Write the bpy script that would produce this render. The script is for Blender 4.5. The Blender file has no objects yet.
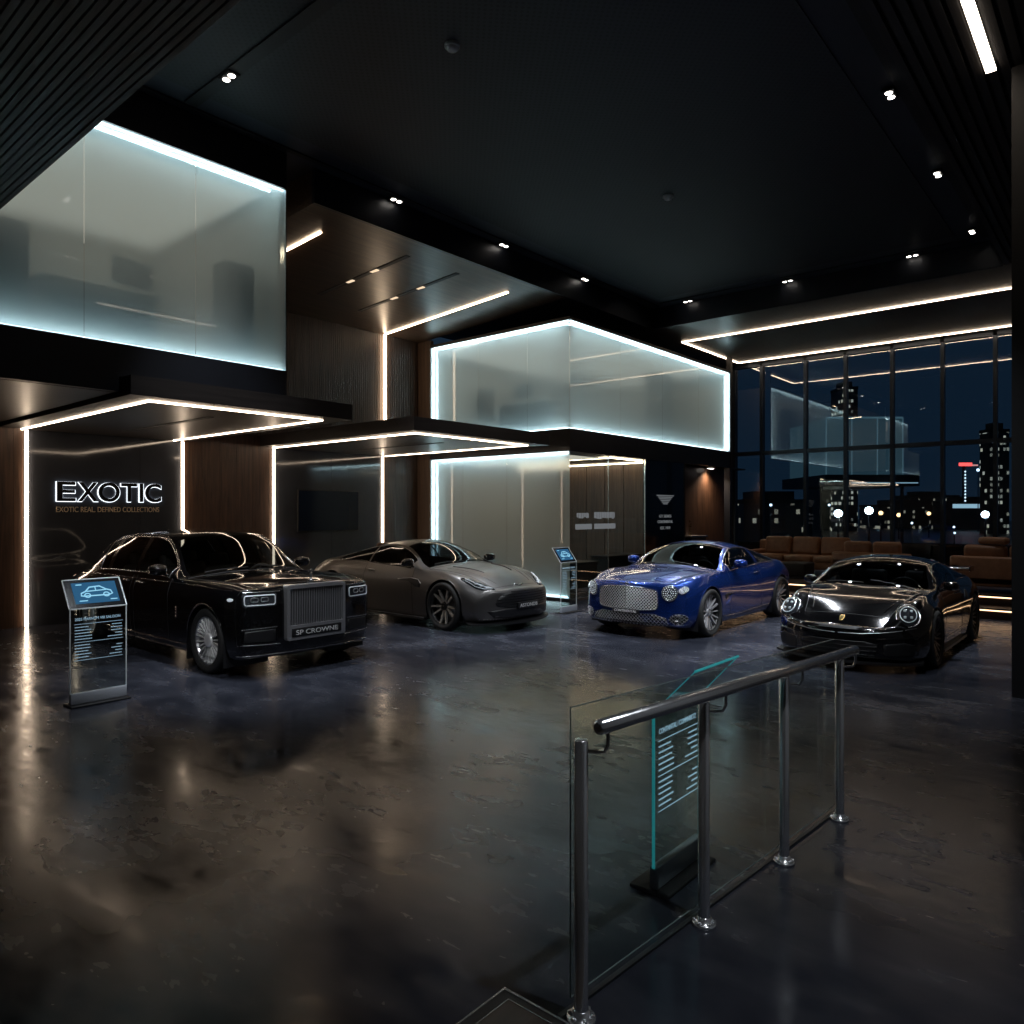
import bpy, bmesh, math, random
import numpy as np
from mathutils import Vector, Matrix
from mathutils.bvhtree import BVHTree
random.seed(7)
PI = math.pi
SC = bpy.context.scene
COL = SC.collection

# ------------------------------------------------------------------ helpers
def link(o, parent=None):
    COL.objects.link(o)
    if parent is not None:
        o.parent = parent
    return o

def tag(o, label=None, cat=None, group=None, kind=None):
    if label: o['label'] = label
    if cat: o['category'] = cat
    if group: o['group'] = group
    if kind: o['kind'] = kind
    return o

def empty(name, loc=(0, 0, 0), rz=0.0, label=None, cat=None, group=None):
    o = bpy.data.objects.new(name, None)
    o.empty_display_size = .1
    o.location = loc
    o.rotation_euler = (0, 0, rz)
    link(o)
    return tag(o, label, cat, group)

class MB:
    """collects shapes; build() links them as ONE mesh object"""
    def __init__(s):
        s.v = []; s.f = []; s.mi = []; s.sm = []
    def add(s, vs, fs, mi=0, smooth=False):
        b = len(s.v)
        s.v += [tuple(v) for v in vs]
        for f in fs:
            s.f.append([b + i for i in f]); s.mi.append(mi); s.sm.append(smooth)
        return s
    def box(s, x0, x1, y0, y1, z0, z1, mi=0):
        vs = [(x, y, z) for z in (z0, z1) for y in (y0, y1) for x in (x0, x1)]
        return s.add(vs, [(0, 2, 3, 1), (4, 5, 7, 6), (0, 1, 5, 4), (2, 6, 7, 3), (0, 4, 6, 2), (1, 3, 7, 5)], mi)
    def rbox(s, x0, x1, y0, y1, z0, z1, r=.03, seg=3, mi=0):
        bm = bmesh.new()
        bmesh.ops.create_cube(bm, size=1)
        for v in bm.verts:
            v.co = Vector(((x0 + x1) / 2 + v.co.x * (x1 - x0), (y0 + y1) / 2 + v.co.y * (y1 - y0), (z0 + z1) / 2 + v.co.z * (z1 - z0)))
        r = min(r, (x1 - x0) / 2.01, (y1 - y0) / 2.01, (z1 - z0) / 2.01)
        bmesh.ops.bevel(bm, geom=list(bm.edges), offset=r, segments=seg, profile=.5, affect='EDGES')
        bm.verts.index_update()
        s.add([v.co[:] for v in bm.verts], [[v.index for v in f.verts] for f in bm.faces], mi, True)
        bm.free()
        return s
    def tube(s, pts, r, n=8, mi=0, closed=False, caps=True):
        pts = [Vector(p) for p in pts]
        m = len(pts)
        rs = r if isinstance(r, (list, tuple)) else [r] * m
        vs = []; up = None
        for i, p in enumerate(pts):
            a = pts[(i - 1) % m] if (closed or i > 0) else p
            b = pts[(i + 1) % m] if (closed or i < m - 1) else p
            t = (b - a)
            t = t.normalized() if t.length > 1e-9 else Vector((0, 0, 1))
            if up is None:
                up = Vector((0, 0, 1)) if abs(t.z) < .9 else Vector((1, 0, 0))
            side = t.cross(up)
            if side.length < 1e-6:
                side = t.cross(Vector((1, 0, 0)))
            side.normalize(); up = side.cross(t).normalized()
            for k in range(n):
                an = 2 * PI * k / n
                vs.append(p + side * math.cos(an) * rs[i] + up * math.sin(an) * rs[i])
        fs = []
        for i in range(m if closed else m - 1):
            j = (i + 1) % m
            for k in range(n):
                l = (k + 1) % n
                fs.append((i * n + k, i * n + l, j * n + l, j * n + k))
        s.add(vs, fs, mi, True)
        if caps and not closed:
            s.add(vs[:n], [tuple(range(n))[::-1]], mi); s.add(vs[-n:], [tuple(range(n))], mi)
        return s
    def lathe(s, prof, c=(0, 0, 0), n=24, axis='z', mi=0, smooth=True):
        """prof: list of (radius, height)"""
        vs = []
        for r, h in prof:
            for k in range(n):
                a = 2 * PI * k / n
                p = (r * math.cos(a), r * math.sin(a), h)
                if axis == 'y': p = (p[0], p[2], p[1])
                if axis == 'x': p = (p[2], p[0], p[1])
                vs.append((c[0] + p[0], c[1] + p[1], c[2] + p[2]))
        fs = []
        for i in range(len(prof) - 1):
            for k in range(n):
                l = (k + 1) % n
                q = (i * n + k, i * n + l, (i + 1) * n + l, (i + 1) * n + k)
                fs.append(q if axis != 'y' else q[::-1])
        return s.add(vs, fs, mi, smooth)
    def prism(s, outline, z0, z1, mi=0, axis='z'):
        """outline polygon in the plane normal to axis, extruded from z0 to z1"""
        n = len(outline)
        def P(a, b, h):
            return {'z': (a, b, h), 'y': (a, h, b), 'x': (h, a, b)}[axis]
        vs = [P(a, b, z0) for a, b in outline] + [P(a, b, z1) for a, b in outline]
        fs = [tuple(range(n))[::-1], tuple(range(n, 2 * n))]
        fs += [(i, (i + 1) % n, n + (i + 1) % n, n + i) for i in range(n)]
        return s.add(vs, fs, mi)
    def build(s, name, mats, parent=None, label=None, cat=None, group=None, kind=None, recalc=True):
        me = bpy.data.meshes.new(name)
        me.from_pydata(s.v, [], s.f)
        for m in (mats if isinstance(mats, (list, tuple)) else [mats]):
            me.materials.append(m)
        me.polygons.foreach_set('material_index', s.mi)
        me.polygons.foreach_set('use_smooth', s.sm)
        if recalc:
            bm = bmesh.new(); bm.from_mesh(me)
            bmesh.ops.recalc_face_normals(bm, faces=bm.faces)
            bm.to_mesh(me); bm.free()
        me.update()
        o = bpy.data.objects.new(name, me)
        link(o, parent)
        return tag(o, label, cat, group, kind)

def copy_tree(o, parent=None):
    c = o.copy()
    COL.objects.link(c)
    if parent is not None: c.parent = parent
    for ch in list(o.children):
        copy_tree(ch, c)
    return c

def text_mesh(name, body, size, mat, parent=None, depth=.005, align='LEFT', font_scale_x=1.0, bold=0.0, loc=(0, 0, 0), rot=(PI / 2, 0, 0), width=None, **kw):
    cu = bpy.data.curves.new(name, 'FONT')
    cu.body = body; cu.size = size; cu.extrude = depth; cu.align_x = align; cu.offset = bold
    tmp = bpy.data.objects.new(name + '_tmp', cu)
    COL.objects.link(tmp)
    dg = bpy.context.evaluated_depsgraph_get()
    me = bpy.data.meshes.new_from_object(tmp.evaluated_get(dg))
    bpy.data.objects.remove(tmp); bpy.data.curves.remove(cu)
    xs = [v.co.x for v in me.vertices] or [0, 1]
    sx = font_scale_x
    if width: sx = width / max(1e-6, max(xs) - min(xs))
    x0 = min(xs)
    for v in me.vertices: v.co.x = (v.co.x - (x0 if width else 0)) * sx
    me.materials.clear(); me.materials.append(mat)
    o = bpy.data.objects.new(name, me)
    o.location = loc; o.rotation_euler = rot
    link(o, parent)
    return tag(o, **kw) if kw else o

# ------------------------------------------------------------------ materials
def mat(name):
    m = bpy.data.materials.new(name)
    m.use_nodes = True
    nt = m.node_tree
    nt.nodes.clear()
    out = nt.nodes.new('ShaderNodeOutputMaterial')
    return m, nt, out

def N(nt, typ, **kw):
    n = nt.nodes.new(typ)
    for k, v in kw.items():
        if k in n.inputs: n.inputs[k].default_value = v
        else: setattr(n, k, v)
    return n

def pbr(name, col, rough=.5, metal=0.0, spec=.5, coat=0.0, coat_r=.03, noise=0.0, nscale=8.0, rvar=0.0, stretch=(1, 1, 1), bump=0.0, emis=None, es=0.0):
    m, nt, out = mat(name)
    b = N(nt, 'ShaderNodeBsdfPrincipled')
    b.inputs['Base Color'].default_value = (*col, 1)
    b.inputs['Roughness'].default_value = rough
    b.inputs['Metallic'].default_value = metal
    b.inputs['Specular IOR Level'].default_value = spec
    b.inputs['Coat Weight'].default_value = coat
    b.inputs['Coat Roughness'].default_value = coat_r
    if emis:
        b.inputs['Emission Color'].default_value = (*emis, 1); b.inputs['Emission Strength'].default_value = es
    if noise or rvar or bump:
        tc = N(nt, 'ShaderNodeTexCoord'); mp = N(nt, 'ShaderNodeMapping')
        mp.inputs['Scale'].default_value = stretch
        nz = N(nt, 'ShaderNodeTexNoise', Scale=nscale, Detail=5.0, Roughness=.6)
        nt.links.new(tc.outputs['Object'], mp.inputs[0]); nt.links.new(mp.outputs[0], nz.inputs['Vector'])
        if noise:
            r = N(nt, 'ShaderNodeValToRGB')
            r.color_ramp.elements[0].position = .3; r.color_ramp.elements[1].position = .7
            r.color_ramp.elements[0].color = (*[c * (1 - noise) for c in col], 1)
            r.color_ramp.elements[1].color = (*[min(1, c * (1 + noise)) for c in col], 1)
            nt.links.new(nz.outputs['Fac'], r.inputs[0]); nt.links.new(r.outputs[0], b.inputs['Base Color'])
        if rvar:
            mr = N(nt, 'ShaderNodeMapRange'); mr.inputs[1].default_value = .3; mr.inputs[2].default_value = .7
            mr.inputs[3].default_value = max(0.02, rough - rvar); mr.inputs[4].default_value = rough + rvar
            nt.links.new(nz.outputs['Fac'], mr.inputs[0]); nt.links.new(mr.outputs[0], b.inputs['Roughness'])
        if bump:
            bp = N(nt, 'ShaderNodeBump', Strength=bump, Distance=.02)
            nt.links.new(nz.outputs['Fac'], bp.inputs['Height']); nt.links.new(bp.outputs[0], b.inputs['Normal'])
    nt.links.new(b.outputs[0], out.inputs[0])
    return m

def emit(name, col, s):
    m, nt, out = mat(name)
    e = N(nt, 'ShaderNodeEmission', Color=(*col, 1), Strength=s)
    nt.links.new(e.outputs[0], out.inputs[0])
    return m

def clear_glass(name, tint=(1, 1, 1), ior=1.5, extra=0.0, rough=0.0):
    """a thin sheet: see-through, with a mirror reflection that grows towards grazing angles"""
    m, nt, out = mat(name)
    t = N(nt, 'ShaderNodeBsdfTransparent', Color=(*tint, 1))
    g = N(nt, 'ShaderNodeBsdfGlossy', Roughness=rough)
    fr = N(nt, 'ShaderNodeFresnel', IOR=ior)
    # fresnel of the near side only: back faces use the same ior
    geo = N(nt, 'ShaderNodeNewGeometry')
    mx = N(nt, 'ShaderNodeMixShader')
    ad = N(nt, 'ShaderNodeMath', operation='ADD'); ad.inputs[1].default_value = extra; ad.use_clamp = True
    inv = N(nt, 'ShaderNodeMath', operation='SUBTRACT'); inv.inputs[0].default_value = 1.0
    mul = N(nt, 'ShaderNodeMath', operation='MULTIPLY')
    nt.links.new(geo.outputs['Backfacing'], inv.inputs[1])
    nt.links.new(fr.outputs[0], ad.inputs[0])
    nt.links.new(ad.outputs[0], mul.inputs[0]); nt.links.new(inv.outputs[0], mul.inputs[1])
    nt.links.new(mul.outputs[0], mx.inputs[0])
    nt.links.new(t.outputs[0], mx.inputs[1]); nt.links.new(g.outputs[0], mx.inputs[2])
    nt.links.new(mx.outputs[0], out.inputs[0])
    return m
# ------------------------------------------------------------------ cars
def pchip(pts):
    """monotone cubic through (x, v) points"""
    pts = sorted(pts)
    x = [p[0] for p in pts]; y = [p[1] for p in pts]; n = len(x)
    if n == 1: return lambda t: y[0]
    h = [x[i + 1] - x[i] for i in range(n - 1)]
    d = [(y[i + 1] - y[i]) / h[i] for i in range(n - 1)]
    m = [0.0] * n
    for i in range(1, n - 1):
        if d[i - 1] * d[i] > 0:
            w1 = 2 * h[i] + h[i - 1]; w2 = h[i] + 2 * h[i - 1]
            m[i] = (w1 + w2) / (w1 / d[i - 1] + w2 / d[i])
    m[0] = d[0]; m[-1] = d[-1]
    def f(t):
        if t <= x[0]: return y[0]
        if t >= x[-1]: return y[-1]
        lo = 0
        while t > x[lo + 1]: lo += 1
        u = (t - x[lo]) / h[lo]
        return ((2 * u ** 3 - 3 * u * u + 1) * y[lo] + (u ** 3 - 2 * u * u + u) * h[lo] * m[lo]
                + (-2 * u ** 3 + 3 * u * u) * y[lo + 1] + (u ** 3 - u * u) * h[lo] * m[lo + 1])
    return f

def herm(p, q, mp, mq, u):
    a = 2 * u ** 3 - 3 * u * u + 1; b = u ** 3 - 2 * u * u + u; c = -2 * u ** 3 + 3 * u * u; d = u ** 3 - u * u
    return (a * p[0] + b * mp[0] + c * q[0] + d * mq[0], a * p[1] + b * mp[1] + c * q[1] + d * mq[1])

U_BOT = [0, .5]
U_LOW = [i / 8 for i in range(8)]
U_SH = [i / 7 for i in range(7)]
U_WIN = [0, .07, .22, .38, .54, .7, .84, .94]
U_TOP = [0, .07, .16, .26, .36, .47, .58, .69, .8, .9, 1.0]
I1 = len(U_BOT); I3 = I1 + len(U_LOW); I4 = I3 + len(U_SH); I5 = I4 + len(U_WIN); I6 = I5 + len(U_TOP) - 1
NH = I6 + 1

class Car:
    def __init__(s, sp):
        s.sp = sp
        c = s.c = {k: pchip(v) if isinstance(v, list) else (lambda t, v=v: v) for k, v in sp['curves'].items()}
        x0, x1 = sp['tail'], sp['nose']
        xs = set(np.round(np.arange(x0, x1 + .001, .035), 4)) | {x0, x1}
        br = sp['breaks']
        xs = sorted([x for x in xs if all(abs(x - b) > .016 for b in br) or x in (x0, x1)] + list(br))
        s.xs = xs
        rings = []
        ks = sp.get('tail_k', .2); tr = sp.get('tail_r', .1); tb = sp.get('tail_b', .03)
        nk = sp.get('nose_k', .2); nr = sp.get('nose_r', .1); nb = sp.get('nose_b', .03)
        SC_ = [.08, .3, .5, .7, .82, .9, .95, .985]
        def ext(sc, k, r, b):
            if sc > 1 - k:
                q = (sc - (1 - k)) / k
                return r * math.sqrt(max(0, 1 - q * q))
            return r + b * (1 - (sc / (1 - k)) ** 2)
        base = s.section(x0); zc = (min(p[1] for p in base) + max(p[1] for p in base)) / 2
        for sc in SC_:
            rings.append([(x0 - ext(sc, ks, tr, tb), p[0] * sc, zc + (p[1] - zc) * sc) for p in base])
        s.r0 = len(rings)
        for x in xs:
            rings.append([(x, p[0], p[1]) for p in s.section(x)])
        s.r1 = len(rings) - 1
        base = s.section(x1); zc = (min(p[1] for p in base) + max(p[1] for p in base)) / 2 + sp.get('nose_zc', 0)
        for sc in SC_[::-1]:
            rings.append([(x1 + ext(sc, nk, nr, nb), p[0] * sc, zc + (p[1] - zc) * sc) for p in base])
        s.rx = [None] * s.r0 + xs + [None] * len(SC_)
        # plan-view curvature of nose, tail and screens
        bn, bt = sp['bow']; xa, xb = sp['bow_x']; W = sp['W'] / 2
        bc = pchip(sp.get('bow_mid', [(0, 0)])) if sp.get('bow_mid') else (lambda t: 0)
        V = []
        for ri, ring in enumerate(rings):
            out = []
            for ti, (x, y, z) in enumerate(ring):
                q = min(1.15, abs(y) / W)
                f = max(0, min(1.1, (x - xa) / (x1 - xa))); g = max(0, min(1.1, (xb - x) / (xb - x0)))
                dx = -bn * f ** 1.6 * q ** 2.4 + bt * g ** 1.6 * q ** 2.4
                if ti > I4: dx -= bc(x) * q * q
                out.append((x + dx, y, z))
            V.append(out)
        s.V = V
        s.nr = len(V)
        # full vertex array: ring of 2*I6 (left side 0..I6, then right side back)
        s.nring = 2 * I6
        verts = []
        for out in V:
            verts += out
            verts += [(x, -y, z) for (x, y, z) in out[I6 - 1:0:-1]]
        s.verts = [Vector(v) for v in verts]
        s.faces = []; s.finfo = []
        for r in range(s.nr - 1):
            for k in range(s.nring):
                l = (k + 1) % s.nring
                a = r * s.nring + k; b = r * s.nring + l; c_ = (r + 1) * s.nring + l; d = (r + 1) * s.nring + k
                s.faces.append((a, d, c_, b))
                t = k if k < I6 else s.nring - 1 - k
                s.finfo.append((r, t, 1 if k < I6 else -1))
        for r in (0, s.nr - 1):
            s.faces.append(tuple(range(r * s.nring, (r + 1) * s.nring))[::(1 if r == 0 else -1)])
            s.finfo.append((r, -1, 0))
        s.bvh = BVHTree.FromPolygons(s.verts, s.faces)
        me = bpy.data.meshes.new('t'); me.from_pydata(s.verts, [], s.faces)
        bm = bmesh.new(); bm.from_mesh(me); bmesh.ops.recalc_face_normals(bm, faces=bm.faces)
        bm.to_mesh(me); bm.free()
        s.nrm = [v.normal.copy() for v in me.vertices]
        s.faces = [tuple(p.vertices) for p in me.polygons]
        bpy.data.meshes.remove(me)
        s.arches()

    def section(s, x):
        c = s.c
        K0 = (0, c['zb'](x)); K1 = (c['wb'](x), c['zb'](x)); K2 = (c['wl'](x), c['zl'](x)); K3 = (c['ws'](x), c['zs'](x))
        K4 = (c['wk'](x), c['zk'](x)); K5 = (c['wr'](x), c['zr'](x)); zt = c['zt'](x); p = c['p'](x); cab = c['cab'](x)
        pts = [(K1[0] * u, K0[1]) for u in U_BOT]
        sub = lambda a, b, k=1.0: ((a[0] - b[0]) * k, (a[1] - b[1]) * k)
        for u in U_LOW:
            if u < .5: pts.append(herm(K1, K2, sub(K2, K1, .7), sub(K3, K1, .5), u * 2))
            else: pts.append(herm(K2, K3, sub(K3, K1, .5), (0, (K3[1] - K2[1]) * 1.0), u * 2 - 1))
        m4 = sub(K5, K3, .5)
        l34 = math.hypot(K4[0] - K3[0], K4[1] - K3[1]); lm = math.hypot(*m4) or 1
        for u in U_SH:
            pts.append(herm(K3, K4, (0, (K4[1] - K3[1]) * 1.1), (m4[0] / lm * l34, m4[1] / lm * l34), u))
        l45 = math.hypot(K5[0] - K4[0], K5[1] - K4[1])
        t5 = (-K5[0], p * (zt - K5[1])); l5 = math.hypot(*t5) or 1
        for u in U_WIN:
            h = herm(K4, K5, (m4[0] / lm * l45, m4[1] / lm * l45), (t5[0] / l5 * l45, t5[1] / l5 * l45), u)
            bl = (K4[0] + (K5[0] - K4[0]) * u + .03 * cab * math.sin(PI * u), K4[1] + (K5[1] - K4[1]) * u)
            pts.append((h[0] * (1 - cab) + bl[0] * cab, h[1] * (1 - cab) + bl[1] * cab))
        for u in U_TOP:
            pts.append((K5[0] * (1 - u), K5[1] + (zt - K5[1]) * (1 - (1 - u) ** p)))
        return pts

    def arches(s):
        s.cut = set()
        co = [v.copy() for v in s.verts]
        ins = [False] * len(co); cen = [None] * len(co)
        for (ax, az, ar) in s.sp['arch']:
            for i, v in enumerate(co):
                if abs(v.y) > .52 and v.z < az + ar + .05:
                    d = math.hypot(v.x - ax, v.z - az)
                    if d < ar or (v.z < az and abs(v.x - ax) < ar):
                        ins[i] = True; cen[i] = (ax, az, ar)
        for fi, f in enumerate(s.faces):
            if all(ins[i] for i in f): s.cut.add(fi)
        for fi, f in enumerate(s.faces):
            if fi in s.cut: continue
            for i in f:
                if ins[i] and cen[i]:
                    ax, az, ar = cen[i]; v = co[i]
                    if v.z >= az:
                        d = math.hypot(v.x - ax, v.z - az) or 1e-6
                        v.x = ax + (v.x - ax) / d * ar; v.z = az + (v.z - az) / d * ar
                    else:
                        v.x = ax + (ar if v.x > ax else -ar)
                    cen[i] = None
        s.vcut = co

    def piece(s, name, keep, m, parent, **kw):
        """keep(r, x, t, side, centre) -> bool picks the faces of one part"""
        fs = [fi for fi in range(len(s.faces)) if fi not in s.cut and fi in keep]
        idx = {}
        V = []; F = []; NN = []
        for fi in fs:
            q = []
            for i in s.faces[fi]:
                if i not in idx:
                    idx[i] = len(V); V.append(s.vcut[i][:]); NN.append(s.nrm[i])
                q.append(idx[i])
            F.append(q)
        me = bpy.data.meshes.new(name)
        me.from_pydata(V, [], F)
        me.materials.append(m)
        me.polygons.foreach_set('use_smooth', [True] * len(F))
        me.update()
        try:
            me.normals_split_custom_set_from_vertices([tuple(n) for n in NN])
        except Exception:
            pass
        o = bpy.data.objects.new(name, me)
        link(o, parent)
        return tag(o, **kw) if kw else o

    def select(s, x0, x1, t0, t1, side=0):
        out = set()
        for fi, (r, t, sd) in enumerate(s.finfo):
            if t < t0 or t >= t1 or (side and sd != side): continue
            if r < s.r0 or r >= s.r1: continue
            xa, xb = s.rx[r], s.rx[r + 1]
            if xa >= x0 - 1e-5 and xb <= x1 + 1e-5: out.add(fi)
        return out

    def path(s, x0, x1, t, side=1):
        pts = []
        for r in range(s.r0, s.r1 + 1):
            if x0 - 1e-5 <= s.rx[r] <= x1 + 1e-5:
                p = s.V[r][t]; pts.append(Vector((p[0], p[1] * side, p[2])))
        return pts
    def cross(s, x, t0, t1, side=1):
        r = min(range(s.r0, s.r1 + 1), key=lambda q: abs(s.rx[q] - x))
        return [Vector((p[0], p[1] * side, p[2])) for p in s.V[r][t0:t1 + 1]]

    def hit(s, axis, a, b, side=1):
        if axis == 'F': o, d = Vector((5, a, b)), Vector((-1, 0, 0))
        elif axis == 'R': o, d = Vector((-9, a, b)), Vector((1, 0, 0))
        elif axis == 'S': o, d = Vector((a, 4 * side, b)), Vector((0, -side, 0))
        else: o, d = Vector((a, b, 4)), Vector((0, 0, -1))
        h = s.bvh.ray_cast(o, d)
        return h[0], (h[1] if h[1] is not None and h[1].dot(d) < 0 else (-h[1] if h[1] is not None else None)), d

    def patch(s, name, axis, outline, m, parent, off=.004, thick=.02, side=1, rings=5, smooth_in=0.0, **kw):
        """a panel of star-shaped outline laid on the body and given thickness"""
        n = len(outline)
        # resample
        pts = []
        for i in range(n):
            a = outline[i]; b = outline[(i + 1) % n]
            k = max(1, int(math.hypot(b[0] - a[0], b[1] - a[1]) / .04))
            for j in range(k): pts.append((a[0] + (b[0] - a[0]) * j / k, a[1] + (b[1] - a[1]) * j / k))
        cx = sum(p[0] for p in pts) / len(pts); cy = sum(p[1] for p in pts) / len(pts)
        n = len(pts)
        V = []; last = None
        for k in range(rings, 0, -1):
            sc = k / rings
            for p in pts:
                h, nn, d = s.hit(axis, cx + (p[0] - cx) * sc, cy + (p[1] - cy) * sc, side)
                if h is None:
                    h = last or Vector((0, 0, 0)); nn = -d
                last = h
                V.append(h + nn * (off + smooth_in * (1 - sc * sc)))
        h, nn, d = s.hit(axis, cx, cy, side)
        V.append((h if h is not None else last) + (nn if nn is not None else -d) * (off + smooth_in))
        F = []
        for k in range(rings - 1):
            for i in range(n):
                j = (i + 1) % n
                F.append((k * n + i, k * n + j, (k + 1) * n + j, (k + 1) * n + i))
        b = (rings - 1) * n
        for i in range(n): F.append((b + i, b + (i + 1) % n, len(V) - 1))
        B = len(V)
        for i in range(n): V.append(V[i] + d * thick)
        F2 = [(i, B + i, B + (i + 1) % n, (i + 1) % n) for i in range(n)]
        mb = MB(); mb.add(V, F, 0, True)
        b0 = len(mb.v)
        mb.f += F2; mb.mi += [0] * len(F2); mb.sm += [False] * len(F2)
        return mb.build(name, m, parent, **kw)

    def line(s, axis, pts, r, mb, side=1, off=0.0, step=.05, n=6, closed=False):
        """a bead or a seam that follows the body"""
        out = []
        m = len(pts)
        for i in range(m if closed else m - 1):
            a = pts[i]; b = pts[(i + 1) % m]
            k = max(1, int(math.hypot(b[0] - a[0], b[1] - a[1]) / step))
            for j in range(k): out.append((a[0] + (b[0] - a[0]) * j / k, a[1] + (b[1] - a[1]) * j / k))
        if not closed: out.append(pts[-1])
        P = []
        for a, b in out:
            h, nn, d = s.hit(axis, a, b, side)
            if h is not None: P.append(h + nn * off)
        if len(P) > 1: mb.tube(P, r, n, closed=closed)
        return mb

    def hatch(s, axis, outline, ang, gap, r, mb, off=.006):
        """parallel wires clipped to an outline (grille mesh)"""
        ca, sa = math.cos(ang), math.sin(ang)
        rot = [(p[0] * ca + p[1] * sa, -p[0] * sa + p[1] * ca) for p in outline]
        lo = min(p[1] for p in rot); hi = max(p[1] for p in rot)
        v = lo + gap * .5
        while v < hi:
            cr = []
            for i in range(len(rot)):
                a = rot[i]; b = rot[(i + 1) % len(rot)]
                if (a[1] - v) * (b[1] - v) < 0:
                    cr.append(a[0] + (b[0] - a[0]) * (v - a[1]) / (b[1] - a[1]))
            cr.sort()
            for i in range(0, len(cr) - 1, 2):
                if cr[i + 1] - cr[i] > .01:
                    p = [(u * ca - v * sa, u * sa + v * ca) for u in (cr[i], cr[i + 1])]
                    s.line(axis, p, r, mb, off=off, step=.06, n=4)
            v += gap
        return mb

def rrect(x0, x1, y0, y1, r, n=5):
    pts = []
    for cx, cy, a0 in ((x1 - r, y1 - r, 0), (x0 + r, y1 - r, PI / 2), (x0 + r, y0 + r, PI), (x1 - r, y0 + r, 1.5 * PI)):
        for i in range(n + 1):
            a = a0 + PI / 2 * i / n
            pts.append((cx + r * math.cos(a), cy + r * math.sin(a)))
    return pts

def ell(cx, cy, rx, ry, n=24, rot=0.0):
    c, q = math.cos(rot), math.sin(rot)
    return [(cx + rx * math.cos(2 * PI * i / n) * c - ry * math.sin(2 * PI * i / n) * q,
             cy + rx * math.cos(2 * PI * i / n) * q + ry * math.sin(2 * PI * i / n) * c) for i in range(n)]

def spline_outline(pts, k=4):
    """closed Catmull-Rom through pts"""
    n = len(pts); out = []
    for i in range(n):
        p0, p1, p2, p3 = pts[i - 1], pts[i], pts[(i + 1) % n], pts[(i + 2) % n]
        for j in range(k):
            t = j / k
            out.append(tuple(.5 * ((2 * p1[a]) + (-p0[a] + p2[a]) * t + (2 * p0[a] - 5 * p1[a] + 4 * p2[a] - p3[a]) * t * t + (-p0[a] + 3 * p1[a] - 3 * p2[a] + p3[a]) * t ** 3) for a in (0, 1)))
    return out

def wheel(parent, name, x, y, R, W, rr, style, mats, side):
    """a wheel whose outer face looks towards side*y; rim is the part, tyre and disc hang from it"""
    rim, face, tyre, dark = mats['rim'], mats['face'], mats['tyre'], mats['dark']
    sd = side
    mb = MB()
    h = W / 2
    lat = lambda prof, **k: mb.lathe([(r, sd * hh) for r, hh in prof], axis='y', n=40, **k)
    lat([(rr - .012, -h * .8), (rr - .03, 0), (rr - .03, h * .55), (rr - .014, h * .8), (rr, h * .86), (rr + .006, h * .8)], mi=0)
    lat([(rr - .02, -h * .1), (0.01, -h * .1)], mi=2)                     # dark behind the spokes
    def spoke(a, w0, w1, r0, r1, y0, y1, th, mi=1, skew=0.0):
        ca, sa = math.cos(a), math.sin(a); cb, sb = math.cos(a + skew), math.sin(a + skew)
        vs = []
        for (r, w, yy, c_, s_) in ((r0, w0, y0, ca, sa), (r1, w1, y1, cb, sb)):
            for (q, dy) in ((-w / 2, -th), (w / 2, -th), (w / 2 * .7, 0), (-w / 2 * .7, 0)):
                vs.append((r * c_ - q * s_, sd * (yy + dy), r * s_ + q * c_))
        mb.add(vs, [(0, 1, 5, 4), (1, 2, 6, 5), (2, 3, 7, 6), (3, 0, 4, 7)], mi)
    if style == 'many':
        for k in range(11):
            for q in (-.13, .13):
                a = 2 * PI * k / 11 + q
                spoke(a, .016, .027, .07, rr - .012, h * .62, h * .78, .03)
        lat([(.085, h * .6), (.08, h * .76), (.055, h * .8), (.01, h * .8)], mi=1)
    elif style == 'ten':
        for k in range(10):
            a = 2 * PI * k / 10 + (.07 if k % 2 else -.07)
            spoke(a, .034, .03, .05, rr - .012, h * .5, h * .78, .035)
        lat([(.07, h * .4), (.062, h * .56), (.03, h * .6), (.01, h * .6)], mi=2)
    elif style == 'twin':
        for k in range(5):
            for q, sk in ((-.12, -.10), (.12, .10)):
                a = 2 * PI * k / 5 + q
                spoke(a, .036, .032, .05, rr - .012, h * .52, h * .8, .035, skew=sk)
            a = 2 * PI * (k + .5) / 5
            spoke(a, .022, .02, .06, rr - .012, h * .46, h * .74, .03)
        lat([(.075, h * .4), (.066, h * .58), (.03, h * .62), (.01, h * .62)], mi=1)
    else:
        for k in range(10):
            for q in (-.05, .05):
                a = 2 * PI * k / 10 + q
                spoke(a, .02, .022, .05, rr - .012, h * .45, h * .76, .03, skew=q * 1.6)
        lat([(.06, h * .35), (.055, h * .55), (.03, h * .58), (.01, h * .58)], mi=2)
    for k in range(5):
        a = 2 * PI * k / 5
        mb.lathe([(.012, sd * h * .6), (.011, sd * (h * .6 + .012)), (.001, sd * (h * .6 + .012))], c=(.05 * math.cos(a), 0, .05 * math.sin(a)), axis='y', n=8, mi=2)
    o = mb.build(name, [rim, face, dark], parent)
    o.location = (x, y, R)
    t = MB()
    t.lathe([(r, sd * hh) for r, hh in [(rr - .005, -h * .85), (rr + .02, -h * .98), ((rr + R) / 2, -h), (R - .025, -h * .97), (R - .006, -h * .82), (R, -h * .5), (R, h * .5), (R - .006, h * .82), (R - .025, h * .97), ((rr + R) / 2, h), (rr + .02, h * .98), (rr, h * .86)]], axis='y', n=48)
    t.build('tyre', tyre, o)
    d = MB()
    d.lathe([(r, sd * hh) for r, hh in [(.06, h * .14), (rr * .8, h * .14), (rr * .8, h * .24), (.06, h * .24)]], axis='y', n=32)
    d.build('brake_disc', mats['disc'], o)
    return o

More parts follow.
